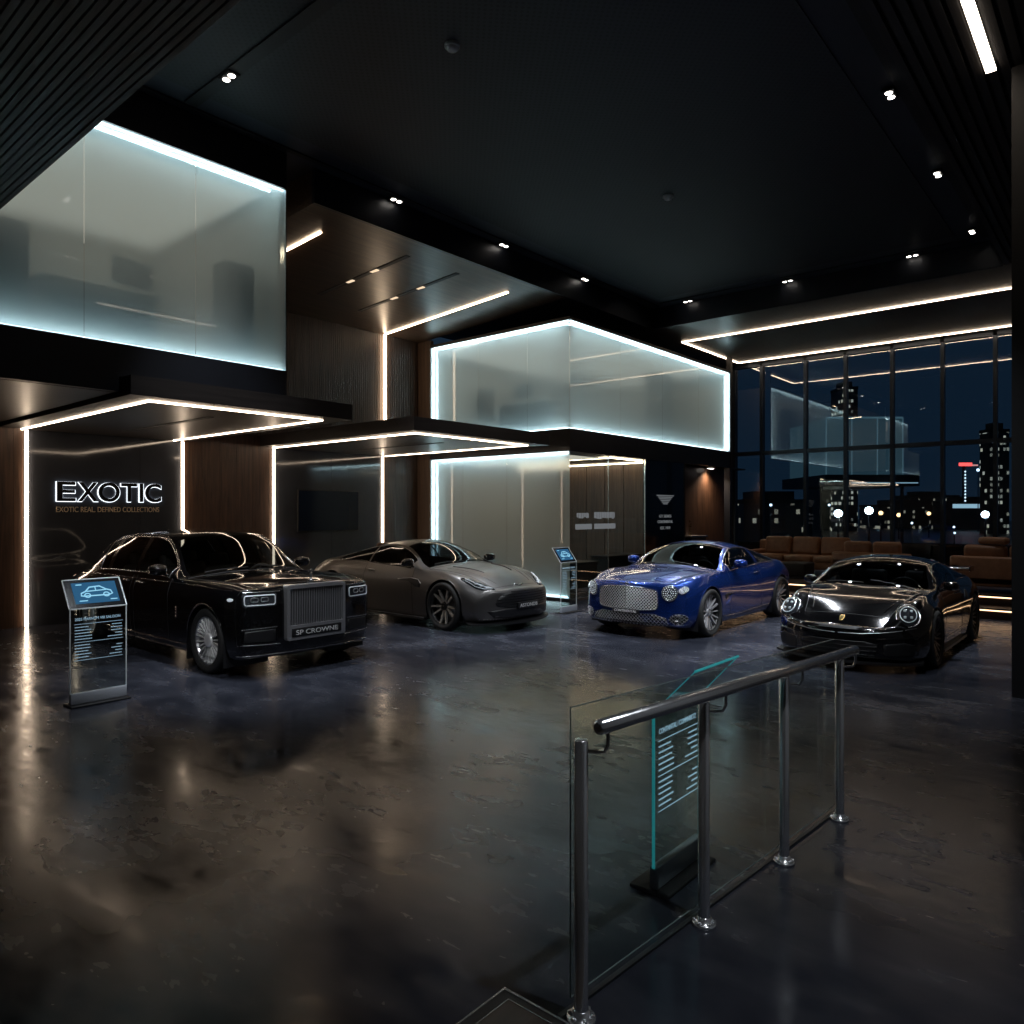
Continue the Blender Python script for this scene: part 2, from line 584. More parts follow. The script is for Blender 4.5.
def seat(mb, x, y, z, w=.5, rear=False):
    mb.rbox(x - .25, x + .28, y - w / 2, y + w / 2, z, z + .16, .06)
    # back, leaning
    bm = MB(); bm.rbox(-.07, .07, -w / 2, w / 2, 0, .6, .06); bm.rbox(-.05, .05, -.14, .14, .6, .78, .045)
    M = Matrix.Translation((x - .26, y, z + .1)) @ Matrix.Rotation(-.32, 4, 'Y')
    mb.add([M @ Vector(v) for v in bm.v], bm.f, 0, True)

def build_car(sp, root, M):
    """shell, glass, interior, wheels and wells from the body loft; returns the loft for the details"""
    car = Car(sp)
    g = sp['glass']
    used = set()
    ws = car.select(g['ws'][0], g['ws'][1], I5 + 1, I6); used |= ws
    rw = car.select(g['rw'][0], g['rw'][1], I5 + sp.get('rw_t', 4), I6); used |= rw
    sides = {1: [], -1: []}
    for (a, b) in g['side']:
        for sd in (1, -1):
            f = car.select(a, b, I4 + 1, I5 - 1 + 0, sd); used |= f
            sides[sd].append(f)
    roof = car.select(g['rw'][1], g['ws'][0], I5, I6) - used
    hood = car.select(sp['hood'][0], sp['hood'][1], I5, I6) - used
    doors = []
    for (a, b) in sp['doors']:
        for sd in (1, -1):
            doors.append((a, b, sd, car.select(a, b, I1 + 1, I4, sd) - used))
    dset = set().union(*[d[3] for d in doors])
    body = set(range(len(car.faces))) - used - roof - hood - dset
    car.piece('body_shell', body, M['paint'], root)
    if roof: car.piece('roof', roof, M.get('roof', M['paint']), root)
    if hood: car.piece('hood', hood, M['paint'], root)
    car.door_objs = []
    for (a, b, sd, f) in doors:
        car.door_objs.append((sd, a, b, car.piece('door', f, M['paint'], root)))
    car.piece('windscreen', ws, M['glass'], root)
    car.piece('rear_window', rw, M['glass'], root)
    for sd in (1, -1):
        for f in sides[sd]: car.piece('side_window', f, M['glass'], root)
    # seams round doors and hood
    mb = MB()
    for (a, b) in sp['doors']:
        for sd in (1, -1):
            for x in (a, b):
                mb.tube([p for p in car.cross(x, I1 + 1, I4, sd)], .0035, 4)
            mb.tube(car.path(a, b, I1 + 1, sd), .0035, 4)
    for sd in (1, -1):
        mb.tube(car.path(sp['hood'][0], sp['hood'][1], I5, sd), .0035, 4)
    for x in sp['hood']:
        c_ = car.cross(x, I5, I6, 1); mb.tube(c_ + [Vector((p.x, -p.y, p.z)) for p in c_[-2::-1]], .0035, 4)
    mb.build('panel_gap', M['dark'], root)
    # window trim
    lo, hi = min(q[0] for q in g['side']), max(q[1] for q in g['side'])
    for sd in (1, -1):
        mb = MB()
        mb.tube(car.path(lo, hi, I4 + 1, sd), sp.get('trim_r', .007), 6)
        mb.tube(car.path(lo, hi, I5 - 1, sd), sp.get('trim_r', .007), 6)
        for x in (lo, hi): mb.tube(car.cross(x, I4 + 1, I5 - 1, sd), sp.get('trim_r', .007), 6)
        mb.build('window_trim', M['trim'], root)
    # wheel wells and arch lips
    for (ax, az, ar) in sp['arch']:
        for sd in (1, -1):
            mb = MB(); lip = MB()
            o_, nn, d = car.hit('S', ax, az + ar + .02, sd)
            yo = abs(o_.y) - .015
            n = 24
            arc = [(ax + (ar + .012) * math.cos(PI * i / n), az + (ar + .012) * math.sin(PI * i / n)) for i in range(n + 1)]
            arc = [(ax + ar + .012, .12)] + arc + [(ax - ar - .012, .12)]
            vs = []
            for (x, z) in arc: vs += [(x, sd * yo, z), (x, sd * .42, z)]
            mb.add(vs, [(2 * i, 2 * i + 1, 2 * i + 3, 2 * i + 2) for i in range(len(arc) - 1)], 0, True)
            mb.add([(x, sd * .42, z) for x, z in arc], [tuple(range(len(arc)))])
            P = []
            for i in range(n + 1):
                x, z = ax + (ar + .004) * math.cos(PI * i / n), az + (ar + .004) * math.sin(PI * i / n)
                h, nn, d = car.hit('S', x, z, sd)
                if h is not None: P.append(h + Vector((0, -sd * .004, 0)))
            lip.tube(P, sp.get('lip_r', .012), 6)
            mb.build('wheel_well', M['dark'], root)
            lip.build('arch_lip', M.get('lip', M['paint']), root)
    # interior
    it = sp['interior']
    mb = MB()
    fz = it['floor']
    mb.box(it['x'][0], it['x'][1], -it['w'], it['w'], fz - .04, fz)
    for x in it['rows']:
        for y in (-.37, .37): seat(mb, x, y, fz + .1)
    mb.build('seats', M['seat'], root)
    mb = MB()
    dx, dz = it['dash']
    mb.rbox(dx - .25, dx + .25, -it['w'] - .02, it['w'] + .02, dz - .3, dz, .09)
    mb.build('dashboard', M['dark'], root)
    mb = MB()
    sx, sy, sz = it['wheel']
    c_ = Vector((sx, sy, sz)); ax_ = Matrix.Rotation(-1.15, 3, 'Y')
    ring = [c_ + ax_ @ Vector((.185 * math.cos(2 * PI * i / 28), .185 * math.sin(2 * PI * i / 28), 0)) for i in range(28)]
    mb.tube(ring, .016, 8, closed=True)
    for a in (0.1, PI - .1, -PI / 2):
        mb.tube([c_, c_ + ax_ @ Vector((.185 * math.sin(a + PI / 2), .185 * math.cos(a + PI / 2), 0))], .014, 6)
    mb.tube([c_, c_ + Vector((.3, 0, -.12))], .03, 8)
    mb.build('steering_wheel', M['seat'], root)
    # wheels
    for (ax, R, W, rr) in sp['wheels']:
        for sd in (1, -1):
            wheel(root, 'wheel', ax, sd * (sp['track'] / 2), R, W, rr, sp['rim'], M, sd)
    return car

def mirror_pair(car, name, M_, root, pts=None, r=.1, s=(1, 1, 1), at=(0, 0, 0), glass=None):
    """two door mirrors: housing on a stalk, with glass"""
    for sd in (1, -1):
        mb = MB()
        x, y, z = at
        lens = [(math.cos(PI * i / 8), math.sin(PI * i / 8)) for i in range(9)]
        vs = []; n = 14
        prof = [(0.0, -.05), (.55, -.048), (.9, -.02), (1.0, .03), (.92, .07), (.7, .1), (.35, .118), (.02, .122)]
        for pr, h in prof:
            for k in range(n):
                a = 2 * PI * k / n
                q = abs(math.cos(a)) ** .7 * math.copysign(1, math.cos(a)); w_ = abs(math.sin(a)) ** .7 * math.copysign(1, math.sin(a))
                vs.append((x + h * s[0], sd * (y + pr * .12 * s[1] * q), z + pr * .075 * s[2] * w_))
        mb.add(vs, [(i * n + k, i * n + (k + 1) % n, (i + 1) * n + (k + 1) % n, (i + 1) * n + k) for i in range(len(prof) - 1) for k in range(n)], 0, True)
        mb.tube([(x + .02, sd * (y - .06), z - .05 * s[2]), (x + .03, sd * (y - .14), z - .09 * s[2]), (x + .03, sd * (y - .2), z - .1 * s[2])], [.022, .018, .02], 6)
        mb.build(name, M_, root)
# ---------------------------------------------------------------- the four cars
chrome = pbr('chrome', (.8, .8, .81), .17, 1.0)
satin_chrome = pbr('satin_chrome', (.7, .7, .72), .34, 1.0)
vane_chrome = pbr('vane_chrome', (.66, .66, .68), .28, .82)
wheel_chrome = pbr('wheel_chrome', (.85, .85, .85), .25, .45)
black_plastic = pbr('black_plastic', (.008, .008, .009), .45)
rubber = pbr('tyre_rubber', (.012, .012, .012), .7, bump=.1, nscale=60)
disc_steel = pbr('brake_steel', (.25, .25, .25), .3, 1.0)
lamp_glass = pbr('headlamp_glass', (.03, .034, .04), .06, 0, .8, coat=1.0)
lamp_lens = pbr('lamp_lens', (.85, .9, .95), .2, .1, coat=1)
car_glass = clear_glass('car_glass', (.22, .24, .25), 1.5, .03)
black_leather = pbr('car_black_leather', (.02, .019, .018), .5)
cream_leather = pbr('car_cream_leather', (.30, .25, .20), .5)
brown_leather = pbr('car_brown_leather', (.09, .045, .028), .5)
white_print = pbr('white_print', (.7, .7, .7), .5)
gold = pbr('gold_badge', (.75, .5, .2), .25, 1.0)

def base_mats(**k):
    d = dict(glass=car_glass, dark=black_plastic, trim=chrome, seat=black_leather, tyre=rubber, disc=disc_steel, rim=satin_chrome, face=chrome)
    d.update(k)
    return d

def plate(root, x, z, w, h, body, tilt=0.0, y=0.0, bx=.02):
    mb = MB(); mb.rbox(x - bx, x + .012, y - w / 2, y + w / 2, z - h / 2, z + h / 2, .008, 2)
    o = mb.build('number_plate', black_plastic, root)
    text_mesh('lettering', body, h * .75, white_print, o, depth=.002, loc=(x + .014, y - w * .42, z - h * .26), rot=(PI / 2, 0, PI / 2), width=w * .84)
    return o

def dots(car, axis, pts, n, r, mb, side=1, off=.004):
    """small bright studs along a polyline"""
    L = [0]
    for a, b in zip(pts, pts[1:]): L.append(L[-1] + math.hypot(b[0] - a[0], b[1] - a[1]))
    for i in range(n):
        d = L[-1] * i / (n - 1)
        k = max(j for j in range(len(L)) if L[j] <= d + 1e-9); k = min(k, len(pts) - 2)
        t = (d - L[k]) / max(1e-9, L[k + 1] - L[k])
        a = pts[k][0] + (pts[k + 1][0] - pts[k][0]) * t; b = pts[k][1] + (pts[k + 1][1] - pts[k][1]) * t
        h, nn, dd = car.hit(axis, a, b, side)
        if h is not None:
            mb.lathe([(.001, -r * .6), (r * .8, -r * .3), (r, 0), (r * .7, r * .5), (.001, r * .7)], c=h + nn * off, n=8, axis='x')

def handle(car, x, z, L, sd, m, parent):
    mb = MB()
    P = []
    for i in range(7):
        t = i / 6
        h, nn, d = car.hit('S', x + L * (t - .5), z, sd)
        P.append(h + nn * (.006 + .026 * math.sin(PI * t) ** .5))
    mb.tube(P, [.008, .011, .012, .012, .012, .011, .008], 8)
    mb.build('door_handle', m, parent)

def door_of(car, sd, x):
    for (q, a, b, o) in car.door_objs:
        if q == sd and a <= x <= b: return o
    return car.door_objs[0][3]

# ---- black limousine-like saloon
def make_saloon(root):
    paint = pbr('black_paint', (.0025, .0025, .003), .12, 0, .5, coat=1.0, coat_r=.015)
    M = base_mats(paint=paint, rim=satin_chrome, face=wheel_chrome, seat=cream_leather)
    sp = dict(tail=-4.76, nose=.70, W=2.00, track=1.69,
        curves=dict(
            zb=[(-4.76, .34), (-4.2, .24), (-3.5, .2), (.2, .2), (.7, .22)],
            wb=[(-4.76, .80), (-4.2, .90), (-3, .95), (0, .95), (.5, .93), (.7, .88)],
            zl=.40, wl=[(-4.76, .84), (-4.2, .95), (-3.5, .985), (0, .985), (.5, .97), (.7, .92)],
            zs=[(-4.76, .76), (-3.5, .80), (0, .82), (.7, .80)],
            ws=[(-4.76, .85), (-4.2, .96), (-3.5, 1.0), (-1.5, 1.0), (0, 1.0), (.5, .985), (.7, .94)],
            zk=[(-4.76, .90), (-4.3, .97), (-3.6, 1.035), (-2, 1.055), (-.7, 1.06), (.2, 1.05), (.7, 1.0)],
            wk=[(-4.76, .76), (-4, .88), (-3, .93), (-1, .93), (-.3, .925), (.3, .92), (.7, .87)],
            zr=[(-4.76, .92), (-4.25, 1.02), (-4.0, 1.09), (-3.7, 1.27), (-3.4, 1.44), (-3.0, 1.54), (-2.4, 1.585), (-1.9, 1.585), (-1.55, 1.555), (-1.35, 1.48), (-.8, 1.14), (-.6, 1.075), (-.2, 1.075), (.3, 1.065), (.7, 1.02)],
            wr=[(-4.76, .62), (-4.1, .74), (-3.6, .72), (-3, .68), (-2, .68), (-1.5, .69), (-1.1, .755), (-.75, .84), (-.55, .86), (-.2, .83), (.3, .76), (.7, .68)],
            zt=[(-4.76, .95), (-4.5, 1.03), (-4.1, 1.10), (-3.95, 1.15), (-3.5, 1.44), (-3.1, 1.58), (-2.5, 1.64), (-1.9, 1.65), (-1.5, 1.625), (-1.35, 1.575), (-.62, 1.15), (-.5, 1.135), (0, 1.13), (.5, 1.10), (.7, 1.06)],
            p=2.3, cab=[(-4.3, 0), (-3.6, 1), (-1, 1), (-.45, 0)]),
        breaks=[-3.95, -3.32, -3.05, -2.92, -2.05, -1.93, -1.38, -.92, -.62, -.55, .68],
        bow=(.13, .14), bow_x=(-.1, -3.9), bow_mid=[(-4.2, 0), (-3.7, -.06), (-3.2, -.1), (-2.2, 0), (-1.5, .05), (-.6, .14), (0, .04), (.5, 0)],
        nose_r=.07, nose_k=.1, nose_b=.02, tail_r=.08, tail_k=.15,
        arch=[(0, .385, .43), (-3.55, .385, .43)],
        glass=dict(ws=(-1.38, -.62), rw=(-3.95, -3.32), side=[(-1.93, -.92), (-2.92, -2.05), (-3.32, -3.05)]),
        hood=(-.55, .68), doors=[(-1.93, -.92), (-3.05, -2.05)],
        interior=dict(floor=.34, x=(-3.4, -.5), w=.82, rows=(-1.75, -2.75), dash=(-.75, 1.03), wheel=(-1.12, .38, 1.0)),
        wheels=[(0, .385, .27, .285), (-3.55, .385, .27, .285)], rim='many', trim_r=.011, lip_r=.012)
    car = build_car(sp, root, M)
    # upright grille with vertical vanes
    gx = .775
    mb = MB()
    def frame(o, i, x0, x1):
        n = len(o)
        vs = [(x0, a, b) for a, b in o] + [(x1, a, b) for a, b in o] + [(x1, a, b) for a, b in i] + [(x0, a, b) for a, b in i]
        return mb.add(vs, [(k * n + q, k * n + (q + 1) % n, ((k + 1) % 4) * n + (q + 1) % n, ((k + 1) % 4) * n + q) for k in range(4) for q in range(n)])
    frame(rrect(-.41, .41, .40, 1.045, .03), rrect(-.372, .372, .57, 1.0, .02), gx - .06, gx + .055)
    mb.build('grille_frame', vane_chrome, root)
    mb = MB(); mb.box(gx - .03, gx - .015, -.39, .39, .55, 1.02)
    mb.build('grille_backing', black_plastic, root)
    mb = MB()
    for k in range(23):
        y = -.36 + .72 * k / 22
        mb.box(gx - .01, gx + .04, y - .005, y + .005, .565, 1.01)
    mb.build('grille_vanes', vane_chrome, root)
    plate(root, gx + .05, .485, .70, .105, 'SP CROWNE')
    # figurine on the bonnet edge
    mb = MB()
    fx, fz = .70, 1.085
    mb.lathe([(.03, 0), (.032, .012), (.018, .022), (.012, .05), (.017, .08), (.012, .105), (.005, .115), (.011, .125), (.011, .138), (.001, .145)], c=(fx, 0, fz - .02), n=12)
    for sd in (1, -1):
        mb.add([(fx, 0, fz + .075), (fx - .02, sd * .02, fz + .09), (fx - .09, sd * .055, fz + .10), (fx - .10, sd * .05, fz + .075), (fx - .04, sd * .02, fz + .05)], [(0, 1, 2, 3, 4)])
    mb.build('bonnet_figurine', chrome, root)
    # headlamps
    for sd in (1, -1):
        o = rrect(.50, .875, .815, .965, .03)
        h = car.patch('headlamp', 'F', [(a * sd, b) for a, b in o], lamp_glass, root, off=.008, thick=.03)
        mb = MB()
        i = rrect(.52, .855, .835, .945, .025)
        car.line('F', [(a * sd, b) for a, b in i], .0085, mb, off=.012, closed=True, n=6)
        mb.build('lamp_outline', lamp_lens, h)
        mb = MB()
        for q in range(2):
            o2 = rrect(.60 + q * .11, .68 + q * .11, .875, .92, .015)
            car.line('F', [(a * sd, b) for a, b in o2], .006, mb, off=.012, closed=True)
        mb.build('lamp_projector', satin_chrome, h)
        mb = MB(); car.line('F', [(sd * .46, .985), (sd * .86, .985)], .006, mb, off=.006)
        mb.build('lamp_brow', chrome, root)
        # bumper trims
        mb = MB()
        dots(car, 'F', [(sd * .50, .575), (sd * .88, .565)], 16, .0085, mb)
        car.line('F', [(sd * .50, .575), (sd * .88, .565)], .004, mb)
        dots(car, 'F', [(sd * .88, .385), (sd * .46, .375)], 18, .0075, mb)
        car.line('F', [(sd * .91, .385), (sd * .46, .375)], .006, mb)
        mb.build('bumper_trim', chrome, root)
        h = car.patch('bumper_intake', 'F', [(a * sd, b) for a, b in [(.51, .41), (.86, .42), (.85, .54), (.51, .55)]], black_plastic, root, off=.002, thick=.02)
        # side details
        car.patch('side_marker', 'S', ell(.52, .90, .045, .02, 14), lamp_lens, root, off=.004, thick=.015, side=sd)
        mb = MB(); mb2 = MB()
        for (x, z) in ((-1.78, .965), (-2.20, .965)):
            handle(car, x, z, .20, sd, chrome, door_of(car, sd, x))
        h = car.patch('wing_badge', 'S', [(-.70, .60), (-.66, .60), (-.66, .74), (-.70, .74)], chrome, root, off=.004, thick=.01, side=sd)
        mb = MB(); car.line('S', [(-4.3, .31), (-3.95, .3)], .004, mb, side=sd); car.line('S', [(-3.1, .29), (-.45, .29)], .009, mb, side=sd)
        mb.build('sill_trim', chrome, root)
        mb = MB(); car.line('S', [(-4.2, .965), (-3.4, 1.0), (-1.5, 1.015), (-.2, 1.02), (.5, 1.0)], .004, mb, side=sd, off=.001)
        mb.build('coach_line', chrome, root)
        car.patch('tail_lamp', 'R', [(a * sd, b) for a, b in rrect(.66, .80, .66, .92, .03)], pbr('red_lamp', (.25, .01, .01), .15), root, off=.006, thick=.02)
    mb = MB(); car.line('F', [(-.90, .262), (-.5, .262), (.5, .262), (.90, .262)], .008, mb, off=.004)
    dots(car, 'F', [(-.88, .262), (.88, .262)], 34, .009, mb)
    mb.build('lower_bumper_trim', chrome, root)
    mb = MB(); mb.tube(car.path(-.55, .68, I6), .006, 6); mb.build('bonnet_spine', chrome, root)
    for sd in (1, -1):
        mb = MB(); mb.tube(car.path(-3.95, -.6, I5, sd), .006, 6); mb.build('roof_rail_trim', chrome, root)
    # wipers, aerial
    mb = MB(); car.line('T', [(-.66, .75), (-.70, .1)], .007, mb, off=.012); car.line('T', [(-.66, -.05), (-.70, -.62)], .007, mb, off=.012)
    mb.build('wiper', black_plastic, root)
    mb = MB(); h, nn, d = car.hit('T', -3.1, 0); mb.lathe([(.035, -.01), (.03, .02), (.015, .045), (.001, .05)], c=h, n=10); mb.build('aerial', black_plastic, root)
    mirror_pair(car, 'door_mirror', paint, root, at=(-1.10, 1.05, 1.17), s=(1, .95, .95))
    for sd in (1, -1):
        mb = MB(); mb.tube([(-1.07, sd * (1.05 + .108 * math.cos(a)), 1.17 + .072 * math.sin(a)) for a in [PI * i / 8 for i in range(9)]], .005, 6)
        mb.build('mirror_trim', chrome, root)
    return car

# ---- grey grand tourer
def make_tourer(root):
    m, nt, out = mat('grey_satin_paint')
    paint = pbr('grey_satin_metallic', (.135, .128, .124), .34, .7, .5, coat=.25, coat_r=.2)
    rimd = pbr('rim_dark', (.03, .03, .03), .3, .8)
    face = pbr('rim_machined', (.75, .70, .62), .25, .5)
    M = base_mats(paint=paint, rim=rimd, face=face, trim=pbr('gloss_black', (.004, .004, .004), .08, coat=1), seat=brown_leather, lip=paint)
    sp = dict(tail=-3.72, nose=.80, W=1.95, track=1.68,
        curves=dict(
            zb=[(-3.72, .34), (-3.2, .2), (-2.5, .16), (.2, .15), (.8, .17)],
            wb=[(-3.72, .66), (-3.2, .82), (-2.3, .90), (-.5, .90), (.3, .90), (.8, .80)],
            zl=[(-3.72, .46), (-2.5, .34), (0, .34), (.8, .28)],
            wl=[(-3.72, .78), (-3.2, .91), (-2.6, .95), (-1.6, .915), (-.6, .925), (0, .945), (.5, .93), (.8, .86)],
            zs=[(-3.72, .66), (-2.8, .68), (-1.5, .62), (0, .64), (.5, .56), (.8, .42)],
            ws=[(-3.72, .80), (-3.2, .93), (-2.7, .975), (-1.6, .935), (-.8, .935), (0, .965), (.5, .935), (.8, .86)],
            zk=[(-3.72, .80), (-3.3, .89), (-2.8, .935), (-2.3, .93), (-1.5, .885), (-.6, .865), (0, .845), (.4, .77), (.8, .60)],
            wk=[(-3.72, .64), (-3.2, .80), (-2.8, .86), (-2.1, .83), (-1.2, .845), (-.4, .87), (0, .86), (.4, .81), (.8, .70)],
            zr=[(-3.72, .82), (-3.4, .90), (-3.0, .965), (-2.75, 1.0), (-2.4, 1.085), (-2.0, 1.165), (-1.6, 1.205), (-1.25, 1.185), (-.95, 1.10), (-.55, .925), (-.38, .875), (-.1, .86), (.3, .80), (.8, .61)],
            wr=[(-3.72, .5), (-3, .66), (-2.6, .64), (-2.1, .58), (-1.6, .565), (-1.2, .60), (-.8, .70), (-.5, .80), (-.35, .81), (-.1, .74), (.4, .62), (.8, .5)],
            zt=[(-3.72, .84), (-3.5, .94), (-3.2, .985), (-2.7, 1.09), (-2.2, 1.20), (-1.7, 1.275), (-1.4, 1.285), (-1.15, 1.255), (-.4, .945), (-.25, .915), (.1, .885), (.45, .79), (.8, .63)],
            p=[(-3.7, 2.4), (-1.5, 2.2), (0, 2.6), (.8, 2.2)], cab=[(-3.2, 0), (-2.6, 1), (-.9, 1), (-.4, 0)]),
        breaks=[-3.0, -2.72, -2.25, -2.2, -1.95, -1.90, -1.20, -.72, -.40, -.33, .74],
        bow=(.30, .2), bow_x=(-.2, -3.0), bow_mid=[(-3.2, 0), (-2.6, -.05), (-1.9, 0), (-1.2, .06), (-.4, .16), (.2, .04), (.6, 0)],
        nose_r=.10, nose_k=.22, nose_b=.02, tail_r=.08, tail_k=.2,
        arch=[(0, .355, .395), (-2.805, .355, .40)],
        glass=dict(ws=(-1.20, -.40), rw=(-3.0, -1.95), side=[(-1.90, -.72), (-2.72, -1.95)]),
        hood=(-.33, .74), doors=[(-1.95, -.72)],
        interior=dict(floor=.28, x=(-2.6, -.4), w=.75, rows=(-1.62,), dash=(-.6, .86), wheel=(-.95, .37, .84)),
        wheels=[(0, .355, .26, .275), (-2.805, .355, .30, .275)], rim='ten', trim_r=.009, lip_r=.008)
    car = build_car(sp, root, M)
    gl = M['trim']
    # wide low grille with horizontal bars
    G = spline_outline([(-.60, .40), (-.52, .53), (-.30, .585), (0, .60), (.30, .585), (.52, .53), (.60, .40), (.40, .355), (0, .345), (-.40, .355)], 4)
    g = car.patch('grille', 'F', G, black_plastic, root, off=.006, thick=.03)
    mb = MB(); car.hatch('F', G, 0.0, .036, .004, mb, off=.010); mb.build('grille_bars', pbr('dark_chrome', (.12, .12, .12), .25, 1), g)
    L = [(-.72, .31), (-.62, .215), (0, .205), (.62, .215), (.72, .31), (.5, .335), (0, .335), (-.5, .335)]
    car.patch('lower_intake', 'F', L, black_plastic, root, off=.005, thick=.03)
    plate(root, .935, .375, .50, .095, 'ASTONDB', bx=.05)
    mb = MB()
    # splitter
    P = []
    for i in range(21):
        y = -.92 + 1.84 * i / 20
        P.append((.93 - .36 * (abs(y) / .92) ** 2.3, y))
    vs = []
    for (x, y) in P: vs += [(x + .03, y * 1.01, .115), (x + .035, y * 1.01, .135), (x - .25, y * .96, .165), (x - .25, y * .96, .115)]
    mb.add(vs, [(4 * i + a, 4 * i + (a + 1) % 4, 4 * i + 4 + (a + 1) % 4, 4 * i + 4 + a) for i in range(20) for a in range(4)])
    mb.build('front_splitter', black_plastic, root)
    mb = MB()
    for sd in (1, -1):
        dots(car, 'F', [(sd * .30, .19), (sd * .80, .20)], 12, .006, mb)
        mb.tube([(-.42, sd * .945, .15), (-2.35, sd * .945, .15)], .008, 6)
    mb.build('sill_trim', satin_chrome, root)
    for sd in (1, -1):
        mb = MB(); mb.box(-2.4, -.4, sd * .93 - .03, sd * .93 + .03, .12, .155); mb.build('side_skirt', black_plastic, root)
        H = spline_outline([(.28, .835 * sd), (.46, .80 * sd), (.62, .72 * sd), (.72, .60 * sd), (.70, .53 * sd), (.58, .60 * sd), (.42, .70 * sd)], 4)
        h = car.patch('headlamp', 'T', H, lamp_glass, root, off=.006, thick=.02)
        mb = MB()
        car.line('T', [(.34, .80 * sd), (.50, .735 * sd), (.62, .65 * sd), (.69, .565 * sd)], .010, mb, off=.012, step=.03)
        car.line('T', [(.36, .815 * sd), (.52, .765 * sd), (.64, .69 * sd), (.71, .60 * sd)], .006, mb, off=.011, step=.03)
        for (a, b) in ((.50, .725), (.57, .68), (.63, .62)):
            hh, nn, d = car.hit('T', a, b * sd)
            mb.lathe([(.028, -.01), (.03, .008), (.018, .012), (.001, .012)], c=hh + nn * .004, n=12)
        mb.build('lamp_outline', lamp_lens, h)
        # side strake behind the front wheel
        S = [(-.50, .66), (-.56, .715), (-.75, .73), (-1.05, .70), (-1.07, .685), (-.80, .68), (-.62, .60), (-.52, .60)]
        car.patch('side_vent', 'S', S, black_plastic, root, off=.003, thick=.02, side=sd)
        mb = MB(); car.line('S', [(-.50, .665), (-.57, .72), (-.75, .735), (-1.06, .70)], .006, mb, side=sd, off=.004)
        mb.build('vent_trim', satin_chrome, root)
        handle(car, -1.78, .80, .15, sd, satin_chrome, door_of(car, sd, -1.78))
        mb = MB(); car.line('T', [(-.25, .46 * sd), (.05, .40 * sd), (.30, .33 * sd)], .012, mb, off=.001)
        mb.build('bonnet_vent', black_plastic, root)
        mb = MB(); car.line('T', [(-.25, .60 * sd), (.20, .52 * sd), (.62, .40 * sd)], .004, mb, off=.001); mb.build('bonnet_crease', paint, root)
        car.patch('tail_lamp', 'R', [(a * sd, b) for a, b in rrect(.40, .70, .70, .76, .02)], bpy.data.materials['red_lamp'], root, off=.006, thick=.02)
    # winged badge on the nose
    W_ = [(0, .655), (.03, .66), (.12, .668), (.12, .66), (.04, .645), (0, .64), (-.04, .645), (-.12, .66), (-.12, .668), (-.03, .66)]
    car.patch('winged_badge', 'F', W_, chrome, root, off=.006, thick=.01, rings=2)
    mb = MB(); car.line('T', [(-.42, .66), (-.50, .05)], .007, mb, off=.012); car.line('T', [(-.42, -.05), (-.52, -.62)], .007, mb, off=.012)
    mb.build('wiper', black_plastic, root)
    mirror_pair(car, 'door_mirror', gl, root, at=(-.80, .98, .97), s=(1, .95, .85))
    return car

